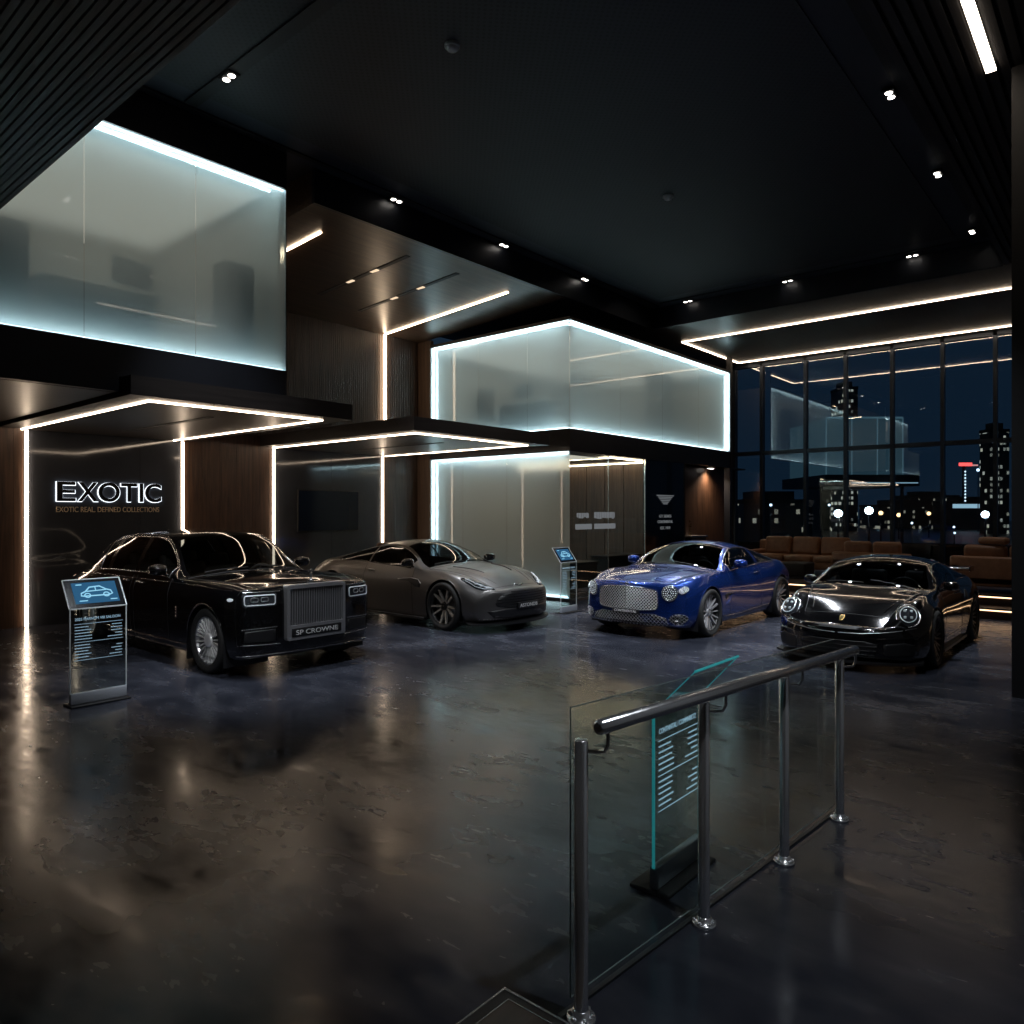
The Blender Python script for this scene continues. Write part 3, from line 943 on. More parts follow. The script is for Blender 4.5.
# ---- blue coupe with round lamps and mesh grille
def make_coupe(root):
    m, nt, out = mat('blue_metallic_paint')
    paint = m
    b = N(nt, 'ShaderNodeBsdfPrincipled')
    tc = N(nt, 'ShaderNodeTexCoord'); vo = N(nt, 'ShaderNodeTexVoronoi', Scale=340.0)
    mr = N(nt, 'ShaderNodeValToRGB')
    mr.color_ramp.elements[0].color = (.004, .022, .15, 1); mr.color_ramp.elements[1].color = (.010, .050, .28, 1)
    b.inputs['Metallic'].default_value = .7; b.inputs['Roughness'].default_value = .26
    b.inputs['Coat Weight'].default_value = 1.0; b.inputs['Coat Roughness'].default_value = .02
    nt.links.new(tc.outputs['Object'], vo.inputs['Vector']); nt.links.new(vo.outputs['Color'], mr.inputs[0])
    nt.links.new(mr.outputs[0], b.inputs['Base Color']); nt.links.new(b.outputs[0], out.inputs[0])
    M = base_mats(paint=paint, rim=bpy.data.materials['rim_dark'], face=pbr('rim_mid_grey', (.5, .5, .52), .25, .6), trim=chrome, seat=black_leather)  # plain mid-grey spoke metal
    sp = dict(tail=-3.86, nose=.76, W=1.97, track=1.70,
        curves=dict(
            zb=[(-3.86, .36), (-3.3, .22), (-2.5, .17), (.2, .17), (.76, .19)],
            wb=[(-3.86, .70), (-3.3, .85), (-2.3, .91), (-.5, .91), (.3, .91), (.76, .84)],
            zl=[(-3.86, .46), (-2.5, .36), (0, .36), (.76, .34)],
            wl=[(-3.86, .80), (-3.3, .93), (-2.7, .96), (-1.6, .93), (-.6, .94), (0, .96), (.5, .945), (.76, .90)],
            zs=[(-3.86, .70), (-2.85, .74), (-1.5, .66), (0, .70), (.5, .66), (.76, .60)],
            ws=[(-3.86, .80), (-3.3, .94), (-2.8, .985), (-1.7, .94), (-.8, .95), (0, .98), (.5, .95), (.76, .89)],
            zk=[(-3.86, .88), (-3.4, .97), (-2.9, 1.01), (-2.4, 1.0), (-1.5, .95), (-.6, .945), (0, .94), (.4, .90), (.76, .82)],
            wk=[(-3.86, .62), (-3.3, .80), (-2.8, .86), (-2.1, .84), (-1.2, .86), (-.4, .885), (0, .875), (.4, .83), (.76, .75)],
            zr=[(-3.86, .90), (-3.5, .98), (-3.1, 1.035), (-2.85, 1.075), (-2.5, 1.18), (-2.1, 1.27), (-1.65, 1.315), (-1.3, 1.29), (-1.0, 1.20), (-.6, 1.01), (-.42, .955), (-.1, .95), (.35, .915), (.76, .84)],
            wr=[(-3.86, .48), (-3.1, .68), (-2.7, .66), (-2.1, .60), (-1.65, .59), (-1.3, .62), (-.85, .72), (-.55, .82), (-.4, .83), (-.1, .77), (.4, .66), (.76, .58)],
            zt=[(-3.86, .93), (-3.6, 1.03), (-3.3, 1.075), (-2.8, 1.18), (-2.3, 1.31), (-1.8, 1.39), (-1.45, 1.40), (-1.2, 1.365), (-.45, 1.035), (-.3, 1.005), (.1, .985), (.5, .93), (.76, .86)],
            p=[(-3.7, 2.4), (-1.5, 2.2), (0, 2.4), (.76, 2.2)], cab=[(-3.3, 0), (-2.7, 1), (-.9, 1), (-.4, 0)]),
        breaks=[-3.1, -2.82, -2.2, -2.12, -2.02, -1.25, -.75, -.45, -.38, .70],
        bow=(.24, .2), bow_x=(-.2, -3.0), bow_mid=[(-3.2, 0), (-2.6, -.05), (-1.9, 0), (-1.2, .06), (-.4, .16), (.2, .04), (.6, 0)],
        nose_r=.12, nose_k=.2, nose_b=.02, tail_r=.08, tail_k=.2,
        arch=[(0, .365, .405), (-2.85, .365, .41)],
        glass=dict(ws=(-1.25, -.45), rw=(-3.1, -2.12), side=[(-2.02, -.75), (-2.82, -2.12)]),
        hood=(-.38, .70), doors=[(-2.02, -.75)],
        interior=dict(floor=.3, x=(-2.7, -.4), w=.76, rows=(-1.7,), dash=(-.68, .94), wheel=(-1.02, .37, .92)),
        wheels=[(0, .365, .27, .285), (-2.85, .365, .30, .285)], rim='twin', trim_r=.011, lip_r=.01)
    car = build_car(sp, root, M)
    # mesh grille
    G = spline_outline([(-.50, .49), (-.505, .66), (-.47, .735), (-.25, .765), (0, .775), (.25, .765), (.47, .735), (.505, .66), (.50, .49), (.40, .445), (0, .43), (-.40, .445)], 4)
    g = car.patch('grille', 'F', G, black_plastic, root, off=.004, thick=.03)
    mb = MB(); car.hatch('F', G, PI / 4, .034, .0042, mb, off=.010); car.hatch('F', G, -PI / 4, .034, .0042, mb, off=.010)
    mb.build('grille_mesh', satin_chrome, g)
    mb = MB(); car.line('F', G, .010, mb, off=.008, closed=True, step=.03); mb.tube([car.hit('F', 0, .44)[0] + Vector((.014, 0, 0)), car.hit('F', 0, .6)[0] + Vector((.014, 0, 0)), car.hit('F', 0, .77)[0] + Vector((.014, 0, 0))], .007, 6)
    mb.build('grille_surround', chrome, g)
    L = [(-.66, .235), (-.60, .225), (0, .215), (.60, .225), (.66, .235), (.62, .33), (.45, .385), (0, .375), (-.45, .385), (-.62, .33)]
    g = car.patch('lower_intake', 'F', L, black_plastic, root, off=.004, thick=.03)
    mb = MB(); car.hatch('F', L, PI / 4, .04, .0032, mb, off=.008); car.hatch('F', L, -PI / 4, .04, .0032, mb, off=.008); mb.build('intake_mesh', satin_chrome, g)
    plate(root, .905, .405, .46, .07, 'CONTINENTAL', bx=.05)
    B = MB(); h, nn, d = car.hit('F', 0, .815); B.lathe([(.001, .012), (.03, .008), (.033, 0), (.03, -.01)], c=h, n=16, axis='x')
    for sd in (1, -1): B.add([h + Vector((.004, sd * .03, .004)), h + Vector((.0, sd * .12, .022)), h + Vector((-.004, sd * .11, .0)), h + Vector((.004, sd * .03, -.014))], [(0, 1, 2, 3)])
    B.build('winged_badge', chrome, root)
    for sd in (1, -1):
        for nm, cy, cz, r in (('headlamp', .665, .70, .108), ('outer_lamp', .815, .735, .046)):
            h = car.patch(nm, 'F', ell(sd * cy, cz, r * .93, r, 24), lamp_glass, root, off=.008, thick=.04, smooth_in=.012)
            mb = MB(); car.line('F', ell(sd * cy, cz, r * .93, r, 28), .009, mb, off=.010, closed=True)
            mb.build('lamp_ring', chrome, h)
            mb = MB()
            for rr, cnt in ((.78, 18), (.5, 12), (.25, 6)):
                for a in range(cnt):
                    an = 2 * PI * a / cnt
                    hh, nn, d = car.hit('F', sd * cy + r * rr * .93 * math.cos(an), cz + r * rr * math.sin(an))
                    if hh is not None: mb.lathe([(.001, .004), (.008, .002), (.009, -.004)], c=hh + nn * .024, n=6, axis='x')
            mb.build('lamp_crystals', lamp_lens, h)
        F_ = spline_outline([(sd * .66, .30), (sd * .70, .375), (sd * .80, .395), (sd * .88, .36), (sd * .86, .28), (sd * .75, .245)], 4)
        h = car.patch('side_intake', 'F', F_, black_plastic, root, off=.004, thick=.03)
        mb = MB(); car.hatch('F', F_, PI / 4, .035, .003, mb, off=.008); car.hatch('F', F_, -PI / 4, .035, .003, mb, off=.008); mb.build('intake_mesh', satin_chrome, h)
        mb = MB(); car.line('F', ell(sd * .755, .335, .055, .042, 20), .008, mb, off=.01, closed=True); mb.build('intake_ring', chrome, h)
        mb = MB(); dots(car, 'F', [(sd * .55, .215), (sd * .86, .24), (sd * .92, .29)], 12, .007, mb); car.line('F', [(sd * .3, .21), (sd * .6, .215), (sd * .86, .24)], .006, mb)
        mb.build('splitter_trim', chrome, root)
        mb = MB(); car.line('S', [(-.48, .26), (-1.2, .245), (-2.35, .29)], .012, mb, side=sd, off=.002); mb.build('sill_trim', chrome, root)
        S = [(-.50, .56), (-.53, .60), (-.66, .605), (-.80, .59), (-.62, .56), (-.55, .52)]
        car.patch('side_vent', 'S', S, black_plastic, root, off=.003, thick=.02, side=sd)
        mb = MB(); car.line('S', [(-.48, .60), (-.66, .61), (-.85, .60)], .007, mb, side=sd, off=.003); mb.build('vent_trim', chrome, root)
        mb = MB(); car.line('S', [(-.55, .42), (-.85, .60), (-1.6, .62), (-2.3, .70)], .005, mb, side=sd); mb.build('flank_crease', paint, root)
        handle(car, -1.85, .86, .18, sd, chrome, door_of(car, sd, -1.85))
        mb = MB(); car.line('T', [(-.35, .52 * sd), (.2, .44 * sd), (.62, .34 * sd)], .006, mb, off=.0); mb.build('bonnet_crease', paint, root)
        car.patch('tail_lamp', 'R', ell(sd * .60, .80, .12, .07, 20), bpy.data.materials['red_lamp'], root, off=.006, thick=.02)
    mb = MB(); car.line('T', [(-.47, .66), (-.55, .05)], .007, mb, off=.012); car.line('T', [(-.47, -.05), (-.57, -.62)], .007, mb, off=.012)
    mb.build('wiper', black_plastic, root)
    mirror_pair(car, 'door_mirror', paint, root, at=(-1.02, 1.0, 1.06), s=(1, .95, .95))
    return car

# ---- black rear-engined sports car
def make_sports(root):
    paint = bpy.data.materials['black_paint']
    M = base_mats(paint=paint, rim=bpy.data.materials['rim_dark'], face=pbr('rim_grey', (.09, .09, .095), .3, .9), trim=bpy.data.materials['gloss_black'], seat=black_leather)
    sp = dict(tail=-3.42, nose=.86, W=1.88, track=1.58,
        curves=dict(
            zb=[(-3.42, .34), (-3.0, .22), (-2.3, .15), (.2, .14), (.86, .15)],
            wb=[(-3.42, .72), (-2.9, .86), (-2.3, .90), (-1.6, .86), (-.5, .85), (.3, .86), (.86, .76)],
            zl=[(-3.42, .46), (-2.4, .36), (0, .34), (.86, .27)],
            wl=[(-3.42, .80), (-2.9, .91), (-2.4, .935), (-1.6, .875), (-.7, .87), (0, .90), (.5, .89), (.86, .80)],
            zs=[(-3.42, .64), (-2.4, .66), (-1.4, .58), (0, .60), (.5, .52), (.86, .40)],
            ws=[(-3.42, .80), (-2.9, .92), (-2.4, .945), (-1.6, .885), (-.8, .88), (0, .915), (.5, .89), (.86, .80)],
            zk=[(-3.42, .80), (-3.0, .89), (-2.5, .94), (-2.0, .93), (-1.3, .885), (-.5, .88), (0, .86), (.35, .80), (.65, .68), (.86, .55)],
            wk=[(-3.42, .60), (-3.0, .74), (-2.5, .82), (-2.0, .80), (-1.2, .79), (-.4, .79), (0, .765), (.4, .74), (.86, .66)],
            zr=[(-3.42, .82), (-3.0, .91), (-2.7, .98), (-2.3, 1.09), (-1.9, 1.165), (-1.5, 1.205), (-1.15, 1.19), (-.85, 1.10), (-.5, .94), (-.33, .885), (-.1, .87), (.25, .795), (.6, .65), (.86, .53)],
            wr=[(-3.42, .44), (-2.8, .58), (-2.3, .60), (-1.9, .585), (-1.5, .58), (-1.1, .60), (-.7, .68), (-.42, .745), (-.3, .745), (-.1, .66), (.3, .56), (.86, .46)],
            zt=[(-3.42, .83), (-3.1, .92), (-2.7, 1.03), (-2.3, 1.15), (-1.9, 1.235), (-1.5, 1.28), (-1.2, 1.27), (-1.0, 1.235), (-.32, .925), (-.2, .89), (.1, .82), (.45, .72), (.7, .63), (.86, .54)],
            p=[(-3.4, 2.3), (-1.3, 2.2), (-.2, 2.0), (.86, 2.2)], cab=[(-3.0, 0), (-2.4, 1), (-.8, 1), (-.3, 0)]),
        breaks=[-2.8, -2.55, -1.9, -1.82, -1.72, -1.05, -.60, -.33, -.26, .66],
        bow=(.34, .22), bow_x=(-.2, -2.6), bow_mid=[(-3.0, 0), (-2.4, -.05), (-1.7, 0), (-1.0, .07), (-.3, .17), (.2, .04), (.6, 0)],
        nose_r=.11, nose_k=.25, nose_b=.03, tail_r=.08, tail_k=.2,
        arch=[(0, .345, .385), (-2.46, .35, .395)],
        glass=dict(ws=(-1.05, -.33), rw=(-2.8, -1.82), side=[(-1.72, -.60), (-2.55, -1.82)]),
        hood=(-.26, .66), doors=[(-1.72, -.60)],
        interior=dict(floor=.26, x=(-2.4, -.3), w=.68, rows=(-1.45,), dash=(-.52, .86), wheel=(-.82, .36, .84)),
        wheels=[(0, .345, .25, .275), (-2.46, .35, .31, .275)], rim='split', trim_r=.008, lip_r=.008)
    car = build_car(sp, root, M)
    for sd in (1, -1):
        # upright oval lamps on the wings
        # upright oval lamps standing proud of the wings
        hp, nn, d = car.hit('F', sd * .69, .66)
        ax_ = Vector((.80, sd * .22, .56)).normalized(); uy = Vector((0, 0, 1)).cross(ax_).normalized(); uz = ax_.cross(uy)
        O = hp + ax_ * .004
        def dome(prof, ru, rv, mb, n=28):
            vs = []
            for q, h_ in prof:
                for k in range(n):
                    an = 2 * PI * k / n
                    vs.append(O + uy * (ru * q * math.cos(an)) + uz * (rv * q * math.sin(an)) + ax_ * h_)
            mb.add(vs, [(i * n + k, i * n + (k + 1) % n, (i + 1) * n + (k + 1) % n, (i + 1) * n + k) for i in range(len(prof) - 1) for k in range(n)], 0, True)
        mb = MB(); dome([(1.0, -.12), (1.0, .004), (.92, .026), (.7, .046), (.4, .06), (.01, .066)], .122, .142, mb)
        h = mb.build('headlamp', lamp_glass, root)
        mb = MB(); mb.tube([O + uy * (.126 * math.cos(2 * PI * k / 36)) + uz * (.146 * math.sin(2 * PI * k / 36)) + ax_ * .006 for k in range(36)], .010, 6, closed=True)
        mb.build('lamp_ring', chrome, h)
        mb = MB(); mb.tube([O + uy * (.088 * math.cos(2 * PI * k / 30)) + uz * (.102 * math.sin(2 * PI * k / 30)) + ax_ * .046 for k in range(30)], .006, 6, closed=True)
        for (a, b) in ((-.034, .042), (.034, .042), (-.034, -.042), (.034, -.042)):
            t = MB(); t.rbox(-.015, .015, -.015, .015, -.015, .015, .007, 2)
            mb.add([O + uy * a + uz * b + ax_ * .056 + Vector(v) for v in t.v], t.f, 0, True)
        mb.build('lamp_projector', lamp_lens, h)
        I_ = [(sd * .50, .20), (sd * .80, .215), (sd * .82, .33), (sd * .70, .37), (sd * .50, .345)]
        car.patch('side_intake', 'F', I_, black_plastic, root, off=.004, thick=.03)
        mb = MB(); car.line('F', [(sd * .44, .405), (sd * .62, .42), (sd * .80, .43)], .009, mb, off=.006); mb.build('light_bar', bpy.data.materials['gloss_black'], root)
        mb = MB(); car.line('F', [(sd * .02, .455), (sd * .3, .462), (sd * .55, .49), (sd * .78, .53)], .004, mb); dots(car, 'F', [(sd * .05, .458), (sd * .3, .464), (sd * .7, .515)], 6, .006, mb); mb.build('bumper_seam_glints', satin_chrome, root)  # seam bead; its bright studs imitate glints
        handle(car, -1.60, .78, .15, sd, paint, door_of(car, sd, -1.60))
        mb = MB(); mb.box(-2.02, -.44, sd * .86 - .035, sd * .86 + .035, .115, .15); mb.build('side_skirt', black_plastic, root)
        mb = MB(); car.line('S', [(-.50, .28), (-1.2, .27), (-2.0, .30)], .006, mb, side=sd); mb.build('sill_trim', satin_chrome, root)
        car.patch('side_vent', 'S', [(-1.98, .66), (-2.02, .78), (-1.93, .80), (-1.86, .70)], black_plastic, root, off=.003, thick=.02, side=sd)
        car.patch('tail_lamp', 'R', [(a * sd, b) for a, b in rrect(.3, .72, .70, .75, .02)], bpy.data.materials['red_lamp'], root, off=.006, thick=.02)
        mb = MB(); car.line('T', [(-.2, .55 * sd), (.2, .50 * sd), (.52, .42 * sd)], .006, mb, off=0); mb.build('bonnet_crease', paint, root)
    L = [(-.42, .19), (.42, .19), (.44, .345), (.30, .37), (-.30, .37), (-.44, .345)]
    g = car.patch('lower_intake', 'F', L, black_plastic, root, off=.004, thick=.03)
    mb = MB(); car.hatch('F', L, 0.0, .05, .005, mb, off=.008); mb.build('intake_bars', black_plastic, g)
    car.patch('bonnet_duct', 'F', [(-.30, .50), (.30, .50), (.27, .53), (-.27, .53)], black_plastic, root, off=.004, thick=.02, rings=3)
    B = spline_outline([(-.026, .625), (.026, .625), (.026, .59), (0, .565), (-.026, .59)], 3)
    car.patch('bonnet_crest', 'F', B, gold, root, off=.008, thick=.01, rings=2)
    # splitter lip
    mb = MB(); vs = []
    for i in range(21):
        y = -.86 + 1.72 * i / 20; x = .99 - .40 * (abs(y) / .86) ** 2.3
        vs += [(x + .02, y, .10), (x + .022, y, .125), (x - .25, y * .96, .15), (x - .25, y * .96, .10)]
    mb.add(vs, [(4 * i + a, 4 * i + (a + 1) % 4, 4 * i + 4 + (a + 1) % 4, 4 * i + 4 + a) for i in range(20) for a in range(4)])
    mb.build('front_splitter', black_plastic, root)
    # rear wing on two struts
    mb = MB()
    prof = [(-.13, 0), (-.10, .02), (0, .03), (.10, .018), (.14, 0), (0, .006)]
    vs = []
    for y in (-.80, -.6, 0, .6, .80):
        for (a, b) in prof: vs.append((-3.02 + a, y, 1.02 + b))
    mb.add(vs, [(i * 6 + k, i * 6 + (k + 1) % 6, i * 6 + 6 + (k + 1) % 6, i * 6 + 6 + k) for i in range(4) for k in range(6)], 0, True)
    for y in (-.80, .80): mb.box(-3.17, -2.86, y - .008, y + .008, 0.985, 1.065)
    wing = mb.build('rear_wing', paint, root)
    for sd in (1, -1):
        mb = MB(); mb.tube([(-2.98, sd * .42, .88), (-3.0, sd * .42, 1.03)], [.03, .018], 8); mb.build('wing_strut', black_plastic, wing)
    mb = MB(); car.line('T', [(-.36, .58), (-.44, .02)], .007, mb, off=.012); car.line('T', [(-.36, -.05), (-.46, -.55)], .007, mb, off=.012)
    mb.build('wiper', black_plastic, root)
    mirror_pair(car, 'door_mirror', paint, root, at=(-.86, .90, .925), s=(.85, .75, .8))
    return car
# ------------------------------------------------------------------ showroom materials
def floor_mat():
    """trowelled dark concrete under a worn polish"""
    m, nt, out = mat('polished_concrete')
    b = N(nt, 'ShaderNodeBsdfPrincipled'); L = nt.links.new
    tc = N(nt, 'ShaderNodeTexCoord')
    mp = N(nt, 'ShaderNodeMapping'); mp.inputs['Rotation'].default_value = (0, 0, .9); mp.inputs['Scale'].default_value = (1.0, .42, 1)
    L(tc.outputs['Object'], mp.inputs[0])
    n1 = N(nt, 'ShaderNodeTexNoise', Scale=.7, Detail=3.0, Roughness=.55, Distortion=.8)
    n2 = N(nt, 'ShaderNodeTexNoise', Scale=3.4, Detail=3.0, Roughness=.55, Distortion=.4)
    L(tc.outputs['Object'], n1.inputs['Vector']); L(mp.outputs[0], n2.inputs['Vector'])
    mx = N(nt, 'ShaderNodeMath', operation='MULTIPLY_ADD'); mx.inputs[1].default_value = .52
    hf = N(nt, 'ShaderNodeMath', operation='MULTIPLY'); hf.inputs[1].default_value = .48
    L(n1.outputs['Fac'], mx.inputs[0]); L(n2.outputs['Fac'], hf.inputs[0]); L(hf.outputs[0], mx.inputs[2])
    r = N(nt, 'ShaderNodeValToRGB')
    e = r.color_ramp.elements
    e[0].position = .30; e[0].color = (.014, .016, .024, 1)
    e[1].position = .70; e[1].color = (.062, .066, .086, 1)
    k = e.new(.5); k.color = (.031, .034, .046, 1)
    L(mx.outputs[0], r.inputs[0]); L(r.outputs[0], b.inputs['Base Color'])
    mr = N(nt, 'ShaderNodeMapRange'); mr.inputs[1].default_value = .34; mr.inputs[2].default_value = .66
    mr.inputs[3].default_value = .12; mr.inputs[4].default_value = .30
    n3 = N(nt, 'ShaderNodeTexNoise', Scale=11.0, Detail=3.0, Roughness=.6, Distortion=.3); L(mp.outputs[0], n3.inputs['Vector'])
    f3 = N(nt, 'ShaderNodeMapRange'); f3.inputs[1].default_value = .3; f3.inputs[2].default_value = .7; f3.inputs[3].default_value = -.05; f3.inputs[4].default_value = .07
    a3 = N(nt, 'ShaderNodeMath', operation='ADD')
    L(mx.outputs[0], mr.inputs[0]); L(n3.outputs['Fac'], f3.inputs[0]); L(mr.outputs[0], a3.inputs[0]); L(f3.outputs[0], a3.inputs[1]); L(a3.outputs[0], b.inputs['Roughness'])
    sp = N(nt, 'ShaderNodeMapRange'); sp.inputs[1].default_value = .34; sp.inputs[2].default_value = .66
    sp.inputs[3].default_value = .20; sp.inputs[4].default_value = .46
    L(mx.outputs[0], sp.inputs[0]); L(sp.outputs[0], b.inputs['Specular IOR Level'])
    L(b.outputs[0], out.inputs[0])
    return m

def wood_mat(name, c0, c1, axis='z', plank=.32, rough=.45):
    """straight-grained veneer; grain runs along the given axis"""
    m, nt, out = mat(name)
    b = N(nt, 'ShaderNodeBsdfPrincipled', Roughness=rough); L = nt.links.new
    tc = N(nt, 'ShaderNodeTexCoord'); mp = N(nt, 'ShaderNodeMapping')
    mp.inputs['Scale'].default_value = {'z': (9, 9, .5), 'y': (9, .5, 9), 'x': (.5, 9, 9)}[axis]
    nz = N(nt, 'ShaderNodeTexNoise', Scale=2.2, Detail=6.0, Roughness=.65, Distortion=.4)
    L(tc.outputs['Object'], mp.inputs[0]); L(mp.outputs[0], nz.inputs['Vector'])
    r = N(nt, 'ShaderNodeValToRGB')
    r.color_ramp.elements[0].position = .3; r.color_ramp.elements[0].color = (*c0, 1)
    r.color_ramp.elements[1].position = .72; r.color_ramp.elements[1].color = (*c1, 1)
    L(nz.outputs['Fac'], r.inputs[0]); L(r.outputs[0], b.inputs['Base Color'])
    bp = N(nt, 'ShaderNodeBump', Strength=.12, Distance=.01); L(nz.outputs['Fac'], bp.inputs['Height']); L(bp.outputs[0], b.inputs['Normal'])
    L(b.outputs[0], out.inputs[0])
    return m

def perforated(name, col):
    m, nt, out = mat(name)
    b = N(nt, 'ShaderNodeBsdfPrincipled', Roughness=.6); L = nt.links.new
    tc = N(nt, 'ShaderNodeTexCoord')
    mp = N(nt, 'ShaderNodeMapping'); mp.inputs['Rotation'].default_value = (0, 0, PI / 4)
    L(tc.outputs['Object'], mp.inputs[0])
    ck = N(nt, 'ShaderNodeTexVoronoi', Scale=16.0, Randomness=0.0); L(mp.outputs[0], ck.inputs['Vector'])
    r = N(nt, 'ShaderNodeValToRGB')
    r.color_ramp.elements[0].position = .32; r.color_ramp.elements[0].color = (*[c * .35 for c in col], 1)
    r.color_ramp.elements[1].position = .40; r.color_ramp.elements[1].color = (*col, 1)
    L(ck.outputs['Distance'], r.inputs[0]); L(r.outputs[0], b.inputs['Base Color'])
    L(b.outputs[0], out.inputs[0])
    return m

def frosted(name, tint=(.64, .75, .76)):
    """etched outer face of a pane: scatters what is behind it, mirrors a little"""
    m, nt, out = mat(name); L = nt.links.new
    tr = N(nt, 'ShaderNodeBsdfTranslucent', Color=(*tint, 1))
    rf = N(nt, 'ShaderNodeBsdfRefraction', Color=(*tint, 1), Roughness=.48, IOR=1.12)
    df = N(nt, 'ShaderNodeBsdfDiffuse', Color=(.35, .40, .41, 1))
    gl = N(nt, 'ShaderNodeBsdfGlossy', Roughness=.02)
    m1 = N(nt, 'ShaderNodeMixShader'); m1.inputs[0].default_value = .42
    L(tr.outputs[0], m1.inputs[1]); L(rf.outputs[0], m1.inputs[2])
    m2 = N(nt, 'ShaderNodeMixShader'); m2.inputs[0].default_value = .12
    L(m1.outputs[0], m2.inputs[1]); L(df.outputs[0], m2.inputs[2])
    fr = N(nt, 'ShaderNodeFresnel', IOR=1.33); m3 = N(nt, 'ShaderNodeMixShader')
    L(fr.outputs[0], m3.inputs[0]); L(m2.outputs[0], m3.inputs[1]); L(gl.outputs[0], m3.inputs[2])
    L(m3.outputs[0], out.inputs[0])
    return m

M_floor = floor_mat()
M_wood = wood_mat('walnut_panel', (.024, .0115, .006), (.115, .056, .030), 'z')
M_wood_slat = wood_mat('walnut_slat', (.030, .019, .013), (.092, .059, .041), 'z')
M_wood_ceil = wood_mat('walnut_ceiling', (.042, .026, .018), (.130, .084, .056), 'x', rough=.34)
M_wood_cany = wood_mat('canopy_veneer', (.016, .0125, .011), (.055, .040, .031), 'x', rough=.35)
M_slat_ceil_y = wood_mat('dark_slat', (.055, .047, .044), (.13, .108, .096), 'y', rough=.5)
M_slat_ceil_x = wood_mat('dark_slat_side', (.007, .0065, .0065), (.016, .0135, .0125), 'x', rough=.5)
M_fascia = pbr('black_fascia', (.007, .0085, .013), .42, noise=.2, nscale=3)
M_black = pbr('matt_black', (.004, .004, .005), .6)
M_ceil = perforated('perforated_ceiling', (.019, .020, .025))
M_ceil_band = pbr('ceiling_band', (.026, .031, .044), .55)
M_gloss = pbr('gloss_wall_panel', (.050, .054, .064), .07, 0, .5, coat=.3, noise=.15, nscale=1.2)
M_screen_off = pbr('dark_screen', (.006, .012, .028), .10, 0, .5)
M_steel = pbr('polished_steel', (.86, .88, .92), .2, .9, rvar=.04, nscale=20)
M_steel_d = pbr('dark_steel', (.05, .055, .065), .35, .8)
M_mullion = pbr('mullion_metal', (.03, .04, .055), .35, .5)
M_tan = pbr('tan_leather', (.30, .14, .068), .42, 0, .4, noise=.22, nscale=7, bump=.12)
M_dark_cloth = pbr('dark_cloth', (.012, .013, .016), .85, noise=.3, nscale=20)
M_office = pbr('office_wall', (.52, .47, .41), .8)
M_officew = pbr('office_white', (.62, .62, .60), .7)
M_furn = pbr('office_furniture', (.018, .020, .022), .6)
E_warm = emit('led_warm', (1.0, .77, .56), 8.0)
E_bar = emit('led_bar', (1.0, .84, .68), 5.0)
E_step = emit('step_glow', (1.0, .62, .34), 2.2)
E_warm2 = emit('led_warm_soft', (1.0, .74, .50), 11.0)
E_cool = emit('led_cool', (.74, .93, 1.0), 9.0)
E_added_cool = emit('added_cool_glow', (.70, .93, 1.0), 11.0)  # for extra strips added behind the panes to widen the edge glow
E_added_low = emit('added_low_glow', (.70, .93, 1.0), 6.5)
E_spot = emit('spot_lens', (1.0, .93, .85), 6.0)
E_panel = emit('added_office_panel', (1.0, .88, .74), .42)  # inner glow added to the frosted rooms
G_clear = clear_glass('clear_glass', (.90, .95, .94), 1.5)
G_edge = clear_glass('clear_glass_edge', (.45, .75, .72), 1.5, .1)
G_window = clear_glass('window_glass', (.70, .80, .86), 1.75, .05)
G_frost = frosted('frosted_glass')
G_back = clear_glass('frosted_glass_back', (.97, .98, .98), 1.1)

def part_box(name, m, parent, *b, **k):
    mb = MB(); mb.box(*b); return mb.build(name, m, parent, **k)
def S(name, m, *b, parent=None):
    return part_box(name, m, parent, *b, kind='structure')

# ------------------------------------------------------------------ the setting
S('floor', M_floor, -3, 22.4, -3, 14.2, -.12, 0)
# high dark ceiling, perforated field with a plain border
mb = MB(); mb.box(-3, 22.4, -3, 14.2, 7.0, 7.15); mb.build('ceiling', M_ceil_band, kind='structure')
mb = MB(); mb.box(3.6, 15.6, 2.6, 8.7, 6.985, 7.0); mb.build('ceiling_field', M_ceil, bpy.data.objects['ceiling'])
M_pale = pbr('pale_wall', (.26, .27, .29), .7)
S('wall_behind', M_pale, -3.2, -3, -3, 14.2, 0, 7)
S('wall_right', M_pale, -3, 22.4, -3.2, -3, 0, 7)
# back wall in bays: wood, gloss, wood, gloss, wood
S('wall_back', M_black, -3, 13.0, 14.04, 14.24, 0, 7)
def planks(name, x0, x1, m, y=14.0, z1=3.5, w=.36):
    mb = MB(); x = x0
    while x < x1 - .02:
        e = min(x1, x + w); mb.box(x + .002, e - .002, y - .015, y + .035, 0, z1); x = e
    return mb.build(name, m, kind='structure')
planks('wall_back_wood', -3, 3.98, M_wood)
planks('wall_back_wood', 6.66, 8.53, M_wood)
planks('wall_back_wood', 11.57, 12.65, M_wood_slat)
def gloss(x0, x1, joints):
    xs = [x0] + joints + [x1]; mb = MB()
    for a, b in zip(xs, xs[1:]): mb.box(a + .002, b - .002, 13.99, 14.035, 0, 3.5)
    return mb.build('wall_back_gloss', M_gloss, kind='structure')
gloss(4.06, 6.58, [5.84]); gloss(8.61, 11.48, [10.05])
# ribbed wall of the upper storey
mb = MB(); x = 5.9
while x < 12.6:
    mb.box(x, x + .047, 13.94, 13.98, 3.5, 6.5); x += .058
mb.box(5.9, 12.65, 13.98, 14.03, 3.5, 6.5)
mb.build('wall_upper', M_wood_slat, kind='structure')
